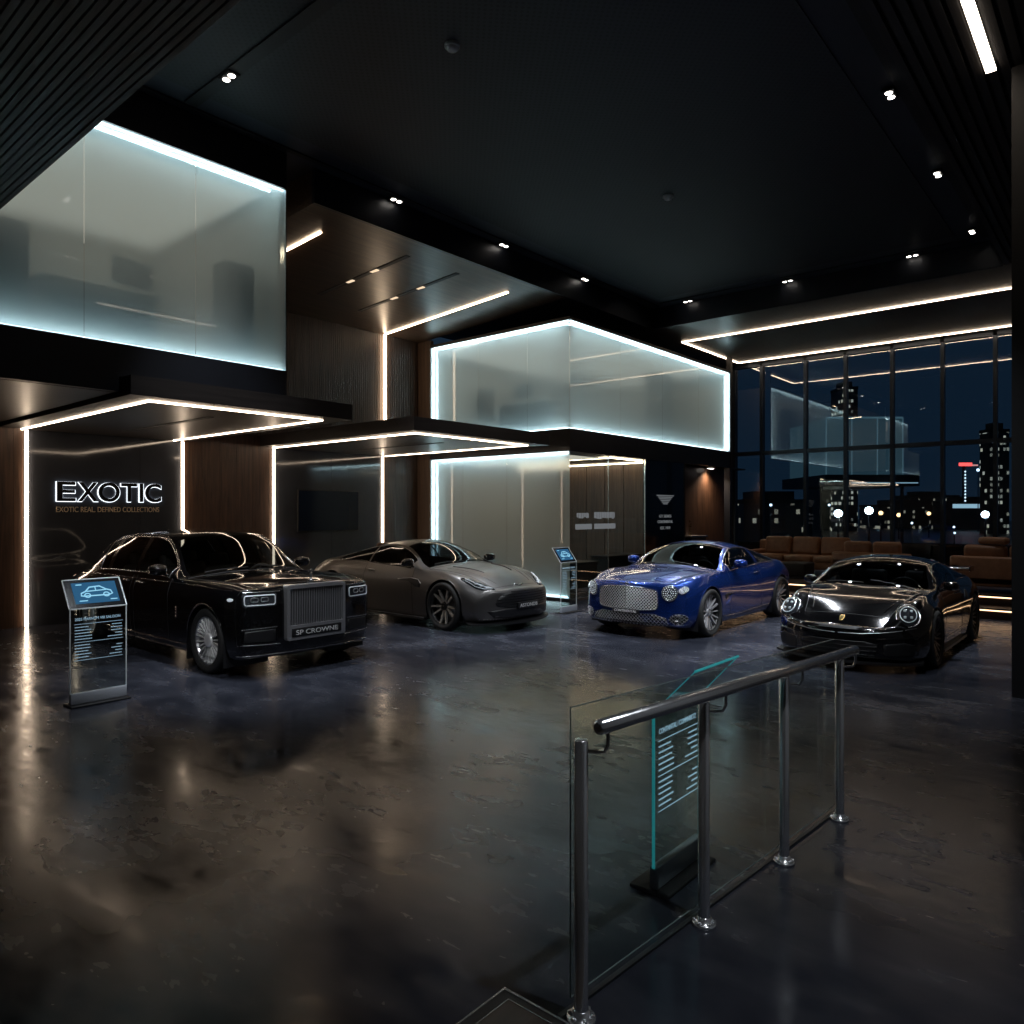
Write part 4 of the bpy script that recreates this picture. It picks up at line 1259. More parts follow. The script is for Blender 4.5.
# lowered ceiling over the left: slats running away from the camera
mb = MB(); x = -2.95
while x < 2.36:
    mb.box(x, x + .043, -2.9, 9.12, 5.05, 5.11); x += .0585
mb.build('ceiling_slats_left', M_slat_ceil_y, kind='structure')
S('ceiling_left', M_black, -3, 2.39, -3, 9.13, 5.11, 6.98)
# lowered ceiling along the right
mb = MB(); y = -2.9
while y < 1.88:
    mb.box(-2.9, 16.25, y, y + .075, 6.46, 6.52); y += .115
mb.build('ceiling_slats_right', M_slat_ceil_x, kind='structure')
S('ceiling_right', M_black, -3, 16.29, -3, 1.93, 6.52, 6.98)
# lowered wood ceiling at the back, falling a little towards the wall
mb = MB()
mb.add([(6.4, 9.33, 6.5), (12.72, 9.33, 6.5), (12.72, 14.0, 6.2), (6.4, 14.0, 6.2), (6.4, 9.33, 6.99), (12.72, 9.33, 6.99), (12.72, 14.0, 6.99), (6.4, 14.0, 6.99)],
       [(0, 3, 2, 1), (4, 5, 6, 7), (0, 1, 5, 4), (1, 2, 6, 5), (2, 3, 7, 6), (3, 0, 4, 7)])
mb.build('ceiling_wood', M_wood_ceil, kind='structure')
S('trim_1', M_fascia, 6.36, 16.34, 9.27, 9.33, 6.47, 6.98)
S('trim_2', M_fascia, 16.28, 16.34, 1.93, 9.33, 6.47, 6.98)
S('ceiling_far', M_wood_cany, 16.34, 22.35, -2.9, 14.0, 6.5, 6.98)
S('ceiling_middle', M_fascia, 12.72, 16.34, 9.33, 14.0, 6.5, 6.98)
# dark slot lines of the ceiling border
S('trim_3', M_black, 2.5, 16.2, 9.05, 9.13, 6.975, 6.998)
S('trim_4', M_black, 5.2, 16.0, 2.12, 2.22, 6.975, 6.998)
S('trim_5', M_black, 15.95, 16.02, 2.4, 8.9, 6.975, 6.998)
# big dark column at the right edge
S('wall_column', pbr('column_black', (.006, .006, .007), .5), 9.06, 9.9, .15, 1.0, 0, 6.46)

# ------------------------------------------------------------------ frosted glass boxes
def pane_y(name, x0, x1, y, z0, z1, parent, front=-1):
    """pane in an x-z plane; etched face towards -y"""
    mb = MB()
    mb.box(x0, x1, y, y + .014, z0, z1, mi=1)
    mb.mi[-6 + 2] = 0
    return mb.build(name, [G_frost, G_back], parent)
def pane_x(name, x, y0, y1, z0, z1, parent):
    mb = MB()
    mb.box(x, x + .014, y0, y1, z0, z1, mi=1)
    mb.mi[-6 + 4] = 0
    return mb.build(name, [G_frost, G_back], parent)
def win(name):
    o = empty(name); o['kind'] = 'structure'; return o
# upper left box
w1 = win('window_2')
for a, b in ((-.6, 1.748), (1.752, 3.218), (3.222, 4.528), (4.532, 5.85)): pane_y('glass_pane', a, b, 9.2, 3.9, 6.46, w1)
part_box('edge_light', E_cool, w1, -.6, 5.82, 9.245, 9.262, 6.45, 6.465)
E_c2 = emit('led_cool_low', (.74, .93, 1.0), 5.0)
part_box('edge_light', E_c2, w1, -.6, 5.82, 9.245, 9.27, 3.90, 3.92)
part_box('added_back_strip', E_added_cool, w1, -.6, 5.7, 9.41, 9.43, 6.44, 6.46)  # extra strip added behind the pane for a wider glow
part_box('added_back_strip', E_added_low, w1, -.6, 5.7, 9.38, 9.40, 3.90, 3.92)
part_box('top_cap', M_black, w1, -.6, 5.85, 9.2, 9.32, 6.475, 6.98)
part_box('edge_post', pbr('pale_metal', (.35, .4, .42), .3, .6), w1, 5.835, 5.85, 9.2, 9.24, 3.9, 6.46)
S('wall_left_box', M_office, -.7, 5.85, 13.7, 13.85, 3.9, 6.45)
S('wall_left_box', M_office, 5.79, 5.83, 9.35, 13.7, 3.9, 6.45)
S('wall_left_box', M_office, -.7, -.62, 9.25, 13.7, 3.9, 6.45)
S('ceiling_left_box', M_officew, -.6, 5.83, 9.28, 13.7, 6.48, 6.98)
mb = MB(); mb.box(-.7, 3.6, 9.2, 13.98, 3.33, 3.9); mb.box(3.6, 5.85, 9.2, 13.98, 3.51, 3.9)
mb.build('trim_slab_left', M_fascia, kind='structure')
S('trim_soffit_left', M_wood_cany, -.7, 3.58, 9.3, 13.95, 3.325, 3.33)
# upper right box, two glass faces
w2 = win('window_3')
for a, b in ((9.23, 10.398), (10.402, 11.898), (11.902, 13.5)): pane_x('glass_pane', 12.7, a, b, 3.7, 6.0, w2)
for a, b in ((12.7, 14.698), (14.702, 16.698), (16.702, 18.698), (18.702, 20.72)): pane_y('glass_pane', a, b, 9.23, 3.7, 6.0, w2)
part_box('edge_light', E_cool, w2, 12.74, 12.765, 9.3, 13.5, 5.98, 6.005)
part_box('edge_light', E_cool, w2, 12.78, 20.7, 9.27, 9.295, 5.98, 6.005)
part_box('edge_light', E_cool, w2, 20.68, 20.705, 9.27, 9.295, 3.72, 5.98)
part_box('edge_light', E_cool, w2, 12.74, 12.765, 13.46, 13.485, 3.72, 5.98)
part_box('edge_light', E_c2, w2, 12.74, 12.765, 9.3, 13.5, 3.70, 3.72)
part_box('edge_light', E_c2, w2, 12.78, 20.7, 9.27, 9.295, 3.70, 3.72)
part_box('added_back_strip', E_added_cool, w2, 12.89, 12.91, 9.4, 13.3, 5.965, 5.985)  # added strips from here on, only to spread the edge glow
part_box('added_back_strip', E_added_cool, w2, 12.9, 20.5, 9.42, 9.44, 5.965, 5.985)
part_box('added_back_strip', E_added_low, w2, 12.87, 12.89, 9.4, 13.3, 3.70, 3.72)
part_box('added_back_strip', E_added_low, w2, 12.9, 20.5, 9.40, 9.42, 3.70, 3.72)
part_box('added_back_strip', E_added_cool, w2, 20.58, 20.61, 9.35, 9.38, 3.75, 5.9)
part_box('added_back_strip', E_added_cool, w2, 12.82, 12.85, 13.40, 13.42, 3.75, 5.9)
part_box('top_cap', M_black, w2, 12.7, 20.75, 9.23, 14.0, 6.01, 6.08)
part_box('edge_post', M_black, w2, 20.73, 20.86, 9.2, 9.34, 3.2, 6.5)
S('wall_right_box', M_office, 12.8, 20.7, 13.85, 13.95, 3.7, 6.0)
S('wall_right_box', M_office, 20.72, 20.78, 9.35, 13.95, 3.7, 6.0)
S('ceiling_right_box', M_officew, 12.9, 20.65, 9.42, 13.85, 5.99, 6.005)
S('trim_slab_right', M_fascia, 12.69, 20.86, 9.22, 14.0, 3.2, 3.69)
S('wall_corner', M_wood_slat, 12.66, 12.78, 13.51, 13.98, 0, 6.2)
# lower glass room
w3 = win('window_4')
for a, b in ((9.23, 10.998), (11.002, 12.398), (12.402, 13.5)): pane_x('glass_pane', 12.7, a, b, .06, 3.19, w3)
part_box('edge_light', E_cool, w3, 12.74, 12.765, 9.3, 13.5, 3.165, 3.19)
part_box('edge_light', E_c2, w3, 12.74, 12.765, 9.3, 13.5, .065, .085)
part_box('edge_light', E_cool, w3, 12.74, 12.765, 13.46, 13.485, .09, 3.16)
part_box('added_back_strip', E_added_cool, w3, 12.89, 12.91, 9.4, 13.3, 3.155, 3.175)  # again strips added to soften and widen the glow
part_box('added_back_strip', E_added_low, w3, 12.87, 12.89, 9.4, 13.3, .06, .08)
part_box('added_back_strip', E_added_cool, w3, 12.82, 12.85, 13.40, 13.42, .1, 3.1)
part_box('base_channel', M_steel_d, w3, 12.68, 12.74, 9.2, 13.5, 0, .055)
w4 = win('window_5')
for a, b in ((12.73, 14.2), (14.21, 15.82)): part_box('glass_pane', G_clear, w4, a, b, 9.23, 9.242, .04, 3.19)
part_box('base_channel', M_steel_d, w4, 12.73, 15.85, 9.21, 9.26, 0, .035)
part_box('joint_strip', M_steel, w4, 14.198, 14.212, 9.228, 9.244, .04, 3.19)
part_box('joint_strip', M_steel, w4, 15.82, 15.85, 9.22, 9.25, .0, 3.2)
S('wall_room_back', M_wood, 12.8, 16.9, 13.85, 13.98, 0, 3.2)
mb = MB(); y = 9.32
while y < 13.9:
    mb.box(16.9, 16.96, y, y + .58, 0, 3.2); y += .6
mb.build('wall_room_side', M_wood_slat, kind='structure')
S('wall_sign', pbr('sign_wall_black', (.006, .007, .010), .16, coat=.3), 15.86, 17.85, 9.24, 9.31, 0, 3.2)
mb = MB(); x = 17.0
while x < 22.0:
    mb.box(x, x + .296, 9.75, 9.85, 0, 3.2); x += .3
mb.build('wall_recess_back', M_wood, kind='structure')
S('ceiling_recess', M_fascia, 17.0, 22.15, 9.35, 9.85, 3.2, 3.24)
S('wall_recess_side', M_black, 17.86, 17.95, 9.24, 9.75, 0, 3.2)
S('wall_recess_end', M_fascia, 20.72, 20.86, 9.22, 9.4, 0, 3.2)

# ------------------------------------------------------------------ window wall and platform
w5 = win('window_1')
ys = [9.75, 8.87, 7.55, 6.42, 5.2, 3.98, 2.8, 1.5, 0.2, -1.2, -2.9]
ys = [13.9] + ys
for y in ys[1:]:
    part_box('mullion', M_mullion, w5, 22.20, 22.40, y - .045, y + .045, .0, 6.5)
for a, b in zip(ys, ys[1:]):
    part_box('glass_pane', G_window, w5, 22.30, 22.32, b + .045, a - .045, .05, 3.66)
    part_box('glass_pane', G_window, w5, 22.30, 22.32, b + .045, a - .045, 3.78, 6.42)
part_box('transom', M_mullion, w5, 22.22, 22.38, -2.9, 13.9, 3.66, 3.78)
part_box('head_rail', M_mullion, w5, 22.20, 22.40, -2.9, 13.9, 6.40, 6.5)
part_box('sill_rail', M_mullion, w5, 22.20, 22.40, -2.9, 13.9, 0, .06)
M_plat = wood_mat('platform_wood', (.03, .018, .012), (.08, .05, .032), 'y', rough=.4)
plat = MB(); plat.box(15.9, 22.2, -2.9, 9.15, 0, .38); plat.box(15.45, 15.9, -2.9, 9.15, 0, .19)
plat = plat.build('floor_platform', M_plat, kind='structure')
for i, (x, z, nm) in enumerate(((15.44, .005, 'bottom'), (15.89, .20, 'upper'))):
    mb = MB(); mb.box(x - .0, x + .012, -2.9, 9.1, z + .135, z + .155); mb.box(x - .035, x + .012, -2.9, 9.1, z + .16, z + .19, mi=1)
    mb.build('step_light', [E_step, M_black], plat)

# ------------------------------------------------------------------ canopies with light lines
def bar(name, m, parent, p, q, w, **k):
    mb = MB(); p, q = Vector(p), Vector(q)
    lo = [min(p[i], q[i]) - w / 2 for i in range(3)]; hi = [max(p[i], q[i]) + w / 2 for i in range(3)]
    mb.box(lo[0], hi[0], lo[1], hi[1], lo[2], hi[2]); return mb.build(name, m, parent, **k)
M_cany = wood_mat('canopy_edge', (.010, .008, .0075), (.026, .020, .018), 'x', rough=.45)
def canopy(x0, x1, y0, X0, X1, Y0, label):
    c = empty('display_canopy', (x0, 13.97, 3.25), 0, label, 'canopy', None)
    def L(mb): mb.v = [(x - x0, y - 13.97, z - 3.25) for x, y, z in mb.v]; return mb
    mb = MB(); mb.box(X0, X1, Y0, 13.97, 3.27, 3.5); L(mb).build('canopy_body', M_cany, c)
    mb = MB(); mb.box(x0 + .04, x1 - .04, y0 + .04, 13.97, 3.262, 3.275); L(mb).build('canopy_panel', M_wood_cany, c)
    for p, q in (((x0, y0, 3.256), (x0, 13.95, 3.256)), ((x0, y0, 3.256), (x1, y0, 3.256)), ((x1, y0, 3.256), (x1, 13.95, 3.256))):
        mb = MB(); w = .014
        mb.box(min(p[0], q[0]) - w, max(p[0], q[0]) + w, min(p[1], q[1]) - w, max(p[1], q[1]) + w, 3.248, 3.268)
        L(mb).build('light_line', E_warm, c)
    mb = MB(); mb.box((x0 + x1) / 2 - .05, (x0 + x1) / 2 + .05, y0 + .9, 13.0, 3.255, 3.264); L(mb).build('slot_track', M_black, c)
    return c
canopy(3.95, 6.45, 9.22, 3.62, 6.78, 8.92, 'dark square canopy with warm light line above the black saloon and EXOTIC wall')
canopy(8.55, 11.6, 9.5, 8.25, 11.95, 9.2, 'dark square canopy with warm light line above the grey coupe and the wall screen')
for x, lab in ((4.02, 'warm vertical light strip at the left edge of the EXOTIC wall'), (6.62, 'warm vertical light strip rising behind the black saloon roof'),
               (8.57, 'warm vertical light strip between the wood panel and the wall screen'), (11.52, 'warm vertical light strip between the wall screen and the slatted wood by the frosted room')):
    mb = MB(); mb.box(x - .021, x + .021, 13.95, 13.98, .005, 3.25)
    mb.build('light_strip', E_warm, label=lab, cat='light')
mb = MB(); mb.box(11.49, 11.555, 13.865, 13.89, 3.75, 6.19)
mb.build('light_strip', E_warm2, label='warm vertical light strip on the upper ribbed wood wall', cat='light')
def zc(y): return 6.5 - (y - 9.33) / 4.67 * .3
for (x, y0, y1, lab) in ((7.05, 10.1, 13.2, 'short warm light line in the wood ceiling beside the left frosted box'), (11.52, 9.95, 13.85, 'long warm light line in the wood ceiling above the frosted corner room')):
    mb = MB()
    mb.add([(x - .022, y0, zc(y0) - .022), (x + .022, y0, zc(y0) - .022), (x + .022, y1, zc(y1) - .022), (x - .022, y1, zc(y1) - .022), (x - .022, y0, zc(y0) - .004), (x + .022, y0, zc(y0) - .004), (x + .022, y1, zc(y1) - .004), (x - .022, y1, zc(y1) - .004)],
           [(0, 1, 2, 3), (0, 4, 5, 1), (1, 5, 6, 2), (2, 6, 7, 3), (3, 7, 4, 0), (4, 7, 6, 5)])
    mb.build('light_strip', E_warm2, label=lab, cat='light')
for (x, y0, y1, lab) in ((8.75, 9.9, 12.6, 'black slot track in the wood ceiling, nearer the left frosted box'), (10.0, 9.9, 12.9, 'black slot track in the wood ceiling, nearer the long light line')):
    t = empty('ceiling_track', (x, y0, zc(y0)), 0, lab, 'track light')
    mb = MB(); mb.add([(-.05, 0, -.01), (.05, 0, -.01), (.05, y1 - y0, zc(y1) - zc(y0) - .01), (-.05, y1 - y0, zc(y1) - zc(y0) - .01), (-.05, 0, .01), (.05, 0, .01), (.05, y1 - y0, zc(y1) - zc(y0) + .01), (-.05, y1 - y0, zc(y1) - zc(y0) + .01)],
                     [(0, 1, 2, 3), (0, 4, 5, 1), (1, 5, 6, 2), (2, 6, 7, 3), (3, 7, 4, 0), (4, 7, 6, 5)])
    mb.build('channel', M_black, t)
    for q in (.35, .62):
        mb = MB(); yy = (y1 - y0) * q; z = zc(y0 + yy) - zc(y0)
        mb.box(-.035, .035, yy - .1, yy + .1, z - .018, z - .004); mb.build('lens', emit('track_lens', (1, .75, .5), .7) if 'track_lens' not in bpy.data.materials else bpy.data.materials['track_lens'], t)
# light rectangle under the far ceiling
for (p, q, lab) in (((18.1, 9.4), (18.1, -2.8), 'warm ceiling light line nearest the camera over the sofa lounge'), ((21.75, 9.4), (21.75, -2.8), 'warm ceiling light line running along the top of the window wall'),
                    ((18.13, 9.4), (21.72, 9.4), 'short warm ceiling light line beside the frosted upper room')):
    mb = MB(); w = .02
    mb.box(min(p[0], q[0]) - w, max(p[0], q[0]) + w, min(p[1], q[1]) - w, max(p[1], q[1]) + w, 6.478, 6.498)
    mb.build('light_strip', E_warm, label=lab, cat='light')
mb = MB(); mb.box(6.3, 8.97, 1.12, 1.21, 6.435, 6.459)
mb.build('light_strip', E_bar, label='bright warm light bar set in the slatted ceiling at the top right', cat='light')

# ------------------------------------------------------------------ ceiling spotlights, detectors
def spot(x, y, z, lab, along='x', power=70, on=True, col=(.87, .93, 1.0), slot=None, aim=None, size=1.0):
    r = empty('ceiling_spotlight', (x, y, z), 0, lab, 'spotlight')
    mb = MB(); dx, dy = (.13, .075) if along == 'x' else (.075, .13)
    mb.rbox(-dx, dx, -dy, dy, -.03, 0.0, .01, 2); mb.build('housing', M_black, r)
    for q in (-.06, .06):
        mb = MB(); a, b = (q, 0) if along == 'x' else (0, q)
        mb.lathe([(.042, -.034), (.038, -.040), (.001, -.040)], c=(a, b, 0), n=14); mb.build('lens', E_spot, r)
    if slot:
        mb = MB(); a0, a1 = slot
        if along == 'x': mb.box(a0, a1, -.08, .08, -.012, 0)
        else: mb.box(-.08, .08, a0, a1, -.012, 0)
        mb.build('slot', M_black, r)
    l = bpy.data.lights.new('spot_lamp', 'SPOT'); l.energy = power; l.color = col; l.spot_size = size; l.spot_blend = .9; l.shadow_soft_size = .09
    o = bpy.data.objects.new('spot_lamp', l); o.location = (0, -.2 if y > 9 else 0, -.08); link(o, r)
    if aim: o.rotation_euler = (Vector(aim) - Vector((x, y, z))).to_track_quat('-Z', 'Y').to_euler()
    return r
CZ = 6.98
PW = 560
spot(4.36, 8.05, CZ, 'twin spotlight in a black slot, beside the top left slatted ceiling', 'y', PW, slot=(-2.2, .95), aim=(5.0, 8.4, 1.0), size=.9)
for x, lab, aim in ((7.84, 'twin spotlight in the ceiling edge above the black saloon', (9.2, 8.0, .6)), (10.49, 'twin spotlight in the ceiling edge above the grey coupe', (9.6, 7.9, .6)), (13.16, 'twin spotlight in the ceiling edge above the frosted corner', (12.6, 6.6, .8))):
    spot(x, 9.16, CZ, lab, 'x', PW, aim=aim, size=.9)
for y, lab, aim in ((8.24, 'twin spotlight at the far ceiling edge nearest the ceiling corner', (13.2, 6.3, .6)), (5.86, 'twin spotlight in the middle of the far ceiling edge', (12.9, 5.0, .6)), (3.41, 'twin spotlight at the right end of the far ceiling edge', (13.2, 2.6, .6))):
    spot(16.14, y, CZ, lab, 'y', PW * .8, aim=aim, size=.95)
for x, lab, pw, aim in ((9.74, 'twin spotlight by the right slatted ceiling, nearest the bright light bar', PW, (10.0, 4.6, .6)), (12.5, 'twin spotlight by the right slatted ceiling, second from the bright light bar', PW, (11.8, 3.4, .8)), (15.46, 'dim twin spotlight by the right slatted ceiling, farthest from the light bar', 60, None), (7.0, 'added unseen twin spotlight extending the right row, first beyond the frame', PW, (9.8, 5.6, .6)), (5.4, 'added unseen twin spotlight extending the right row, second beyond the frame', PW * .6, (9.5, 2.8, .6))):  # last two are added out of view to light the car fronts
    spot(x, 2.3, CZ, lab, 'x', pw * 1.3, aim=aim, size=.9)
spot(4.36, 5.2, CZ, 'added unseen twin spotlight in the left track, above the frame', 'y', PW, aim=(5.2, 7.7, .6), size=.9)  # added out of view to light the saloon's front
spot(2.6, -.6, 6.45, 'added unseen spotlight behind the camera, brightening the steel railing', 'x', 270, aim=(3.4, 1.5, .7), size=.7, col=(.92, .96, 1.0))  # added lamp, puts highlights on the posts and handrail
spot(1.0, 4.5, 5.04, 'added unseen spotlight in the left slatted ceiling, brightening the black saloon', 'y', 420, aim=(4.4, 9.2, .6), size=.6, col=(.95, .97, 1.0))  # added out of view to light the saloon's wheels and flank
for x, y, lab, aim in ((1.0, 1.4, 'added unseen wall-washing spotlight behind the camera, aimed at the wall behind', (-3, 3.5, 2.2)), (3.6, 1.4, 'added unseen wall-washing spotlight behind the camera, aimed at the right wall', (4.5, -3, 2.0))):  # added washers; the lit walls give the chrome something to reflect
    spot(x, y, 6.45, lab, 'x', 150, aim=aim, size=1.2)
for x, y, lab in ((5.66, 5.69, 'round white smoke detector on the dark ceiling, the nearer larger one'), (10.62, 5.77, 'round white smoke detector on the dark ceiling, the farther smaller one')):
    r = empty('smoke_detector', (x, y, 6.985), 0, lab, 'smoke detector')
    mb = MB(); mb.lathe([(.001, 0), (.085, 0), (.085, -.025), (.07, -.035), (.068, -.03)], n=24); mb.build('base', pbr('detector_white', (.8, .8, .78), .5), r)
    mb = MB(); mb.lathe([(.066, -.03), (.06, -.055), (.04, -.065), (.001, -.067)], n=24); mb.build('cap', bpy.data.materials['detector_white'], r)

# ------------------------------------------------------------------ wall screen, sign
tv = empty('flat_screen', (9.96, 13.98, 1.93), 0, 'large dark flat screen on the gloss wall behind the grey coupe', 'screen')
mb = MB(); mb.rbox(-.82, .82, -.05, -.0, -.46, .46, .01, 2); mb.build('bezel', M_black, tv)
mb = MB(); mb.box(-.80, .80, -.056, -.049, -.44, .44); mb.build('display', M_screen_off, tv)

sg = empty('sign_letters', (4.46, 13.985, 2.09), 0, 'black halo-lit EXOTIC lettering on the gloss wall left of the black saloon', 'sign')
E_halo = emit('letter_halo', (.85, .92, 1.0), 1.4)
xw = [('E', 0, .30), ('X', .325, .33), ('O', .655, .365), ('T', 1.035, .285), ('I', 1.355, .075), ('C', 1.455, .30)]
for ch, x, w in xw:
    halo = text_mesh('letter_halo', ch, .47, E_halo, sg, depth=.004, bold=.013, loc=(x - .012, -.020, -.003), width=w + .016)
    f = text_mesh('letter', ch, .47, pbr('letter_black', (.006, .006, .007), .25) if 'letter_black' not in bpy.data.materials else bpy.data.materials['letter_black'], sg, depth=.012, bold=.007, loc=(x + .001, -.034, .001), width=w - .012)
ss = text_mesh('sign_line', 'EXOTIC REAL. DEFINED COLLECTIONS', .13, pbr('sign_gold', (.8, .62, .42), .5, 0), None, depth=.006, loc=(4.46, 13.978, 1.90), width=1.72)
tag(ss, 'thin gold lettering line under the EXOTIC letters', 'sign')

# ------------------------------------------------------------------ kiosks
E_text = emit('kiosk_text', (.50, .78, 1.0), .34)
E_scr = emit('kiosk_screen', (.03, .12, .24), .55)
E_gfx = emit('kiosk_graphic', (.28, .62, .85), .7)
M_kbase = pbr('kiosk_base_grey', (.42, .45, .50), .4, .1)
def kiosk(loc, label, lean=1, screen=True, edge=None, w=.54, title='2025 PHANTM VIII SALOON', text=True, hz=.95, dim=1.0):
    """glass information stand; the panel faces -y, the head leans along lean*y"""
    r = empty('info_kiosk', loc, 0, label, 'information stand')
    mb = MB(); mb.rbox(-.02, w + .02, -.09, .13, 0, .02, .008, 2); mb.build('foot_plate', M_black, r)
    mb = MB(); mb.rbox(0, w, -.02, .025, .02, .13, .006, 2); mb.build('plinth', M_kbase, r)
    g = part_box('glass_panel', G_clear, r, 0, w, -.005, .007, .125, hz)
    ed = edge or pbr('kiosk_edge', (.8, .86, .88), .3, .1)
    mb = MB()
    for x in (0, w): mb.box(x - .004, x + .004, -.006, .008, .125, hz)
    mb.box(-.004, w + .004, -.008, .010, hz - .005, hz + .005); mb.build('glass_edge', ed, r)
    # leaning head
    hl, hh = (.20, .27) if lean > 0 else (-.2, .225)
    mb = MB(); A = (-.02, 0, hz); B = (w + .02, 0, hz); C = (w + .05, hl, hz + hh); D = (.05, hl, hz + hh)
    if lean > 0: A = (-.006, 0, hz); B = (w + .006, 0, hz); D = (-.006, hl, hz + hh); C = (w + .006, hl, hz + hh)
    nn = (Vector(B) - Vector(A)).cross(Vector(D) - Vector(A)).normalized() * .006
    vs = [Vector(p) for p in (A, B, C, D)] + [Vector(p) - nn * 2 for p in (A, B, C, D)]
    mb.add(vs, [(0, 1, 2, 3), (7, 6, 5, 4), (0, 4, 5, 1), (1, 5, 6, 2), (2, 6, 7, 3), (3, 7, 4, 0)])
    hd = mb.build('head_glass', G_clear if not screen else pbr('kiosk_head_black', (.008, .010, .013), .12, coat=.5), r)
    mb = MB()
    for p, q in ((A, B), (B, C), (C, D), (D, A)):
        if edge is None: mb.tube([p, q], .0065, 6)
    if edge is not None: mb.tube([A, D], .003, 6); mb.tube([D, C], .007, 6); mb.tube([C, B], .003, 6)
    mb.build('head_edge', ed, r)
    if screen:
        def on(u, v, h=.004): return Vector(A) + (Vector(B) - Vector(A)) * u + (Vector(D) - Vector(A)) * v + nn * (h / .006)
        mb = MB(); mb.add([on(.13, .16), on(.90, .16), on(.90, .88), on(.13, .88)], [(0, 1, 2, 3)]); mb.add([on(.13, .16, 0), on(.90, .16, 0), on(.90, .88, 0), on(.13, .88, 0)], [(3, 2, 1, 0)])
        sc = mb.build('screen', E_scr, r, recalc=False)
        mb = MB()
        pr = [(.25, .42), (.26, .50), (.34, .56), (.42, .70), (.60, .72), (.70, .60), (.78, .55), (.80, .44), (.74, .40), (.30, .40)]
        mb.tube([on(a, b, .009) for a, b in pr], .007, 4, closed=True)
        mb.tube([on(.36, .56, .009), on(.70, .58, .009)], .005, 4); mb.tube([on(.52, .58, .009), on(.52, .70, .009)], .005, 4)
        for cx in (.36, .69): mb.tube([on(cx + .05 * math.cos(2 * PI * k / 12), .42 + .07 * math.sin(2 * PI * k / 12), .009) for k in range(12)], .006, 4, closed=True)
        for (a, b, v) in ((.2, .3, .80), (.2, .34, .24), (.74, .86, .24)): mb.tube([on(a, v, .009), on(b, v, .009)], .005, 4)
        mb.build('screen_graphic', E_gfx, sc)
    if text:
        tx = MB(); rnd = random.Random(3)
        t = text_mesh('title_text', title, .038, E_text, r, depth=.0008, loc=(.04, -.0085, hz - .115), width=w - .1)
        zz = hz - .15
        for row in range(13):
            if row in (0, 6, 12):
                tx.box(.035, w - .035, -.0085, -.0055, zz - .0015, zz + .0015)
            elif row != 7 or True:
                l = rnd.uniform(.10, .16); q = rnd.uniform(.05, .14)
                x = .04
                while x < .04 + l:
                    c_ = rnd.uniform(.006, .014); tx.box(x, x + c_, -.0085, -.0055, zz - .0032, zz + .0032); x += c_ + .003
                if row not in (7,):
                    x = w - .04 - q
                    while x < w - .045:
                        c_ = min(rnd.uniform(.006, .014), w - .04 - x); tx.box(x, x + c_, -.0085, -.0055, zz - .0032, zz + .0032); x += c_ + .003
            zz -= .0295
        tx.build('spec_lines', E_text, r)
    return r
kiosk((2.64, 7.9, 0), 'glass information stand with blue screen beside the black saloon at the left', 1, True, None, .52, '2025 PHANTM VIII SALOON')
kiosk((11.0, 8.2, 0), 'small glass information stand with blue screen by the frosted glass corner', 1, True, None, .50, 'DBX GRAND TOURER')
E_teal = pbr('teal_glass_edge', (.05, .35, .38), .15, emis=(.03, .38, .42), es=.22)
kiosk((3.24, 1.84, 0), 'teal-edged glass information stand behind the steel railing in the foreground', -1, False, E_teal, .50, 'CONTNNTAL / COMMNRKTZ', hz=.90)

# ------------------------------------------------------------------ railing and landing
R_ = empty('glass_railing', (2.26, 1.59, 0), math.atan2(-.18, 2.5), 'polished steel railing with clear glass panel in the foreground', 'railing')
LX = [0, .89, 1.73, 2.51]
def hz_(x): return 1.105 - .022 * x
for x in LX:
    mb = MB(); h = hz_(x) - .055
    mb.lathe([(.027, 0), (.027, h - .004), (.022, h), (.001, h)], c=(x, 0, 0), n=24); p = mb.build('post', M_steel, R_)
    mb = MB(); mb.lathe([(.001, 0), (.056, 0), (.056, .012), (.05, .018), (.034, .02), (.032, .04), (.028, .042)], c=(x, 0, 0), n=28)
    for k in range(6):
        a = 2 * PI * k / 6; mb.lathe([(.008, .016), (.008, .026), (.001, .027)], c=(x + .044 * math.cos(a), .044 * math.sin(a), 0), n=8)
    mb.build('flange', M_steel, p)
    mb = MB(); mb.tube([(x + .02, 0, h - .05), (x + .055, -.02, h - .055), (x + .07, -.055, h - .05), (x + .072, -.07, h - .02), (x + .072, -.07, h + .03)], .008, 8); mb.build('bracket', M_steel, p)
mb = MB(); mb.tube([(.01, -.07, hz_(0)), (.018, -.07, hz_(0)), (2.572, -.07, hz_(2.6)), (2.58, -.07, hz_(2.6))], [.018, .029, .029, .018], 24); mb.build('handrail', M_steel, R_)
mb = MB(); x0, x1 = .01, 2.58
mb.add([(x0, .055, .05), (x1, .055, .05), (x1, .055, hz_(x1) + .05), (x0, .055, hz_(x0) + .05), (x0, .067, .05), (x1, .067, .05), (x1, .067, hz_(x1) + .05), (x0, .067, hz_(x0) + .05)],
       [(0, 1, 2, 3), (7, 6, 5, 4), (0, 4, 5, 1), (1, 5, 6, 2), (2, 6, 7, 3), (3, 7, 4, 0)])
g = mb.build('glass_panel', G_clear, R_)
mb = MB()
for p, q in (((x0, .061, .05), (x0, .061, hz_(x0) + .05)), ((x0, .061, hz_(x0) + .05), (x1, .061, hz_(x1) + .05)), ((x0, .061, .05), (x1, .061, .05))): mb.tube([p, q], .0032, 5)
mb.build('glass_rim', pbr('glass_rim', (.22, .27, .28), .2, .2), g)
mb = MB(); mb.box(-.05, 2.6, .05, .072, 0, .012); mb.build('base_strip', M_steel_d, R_)
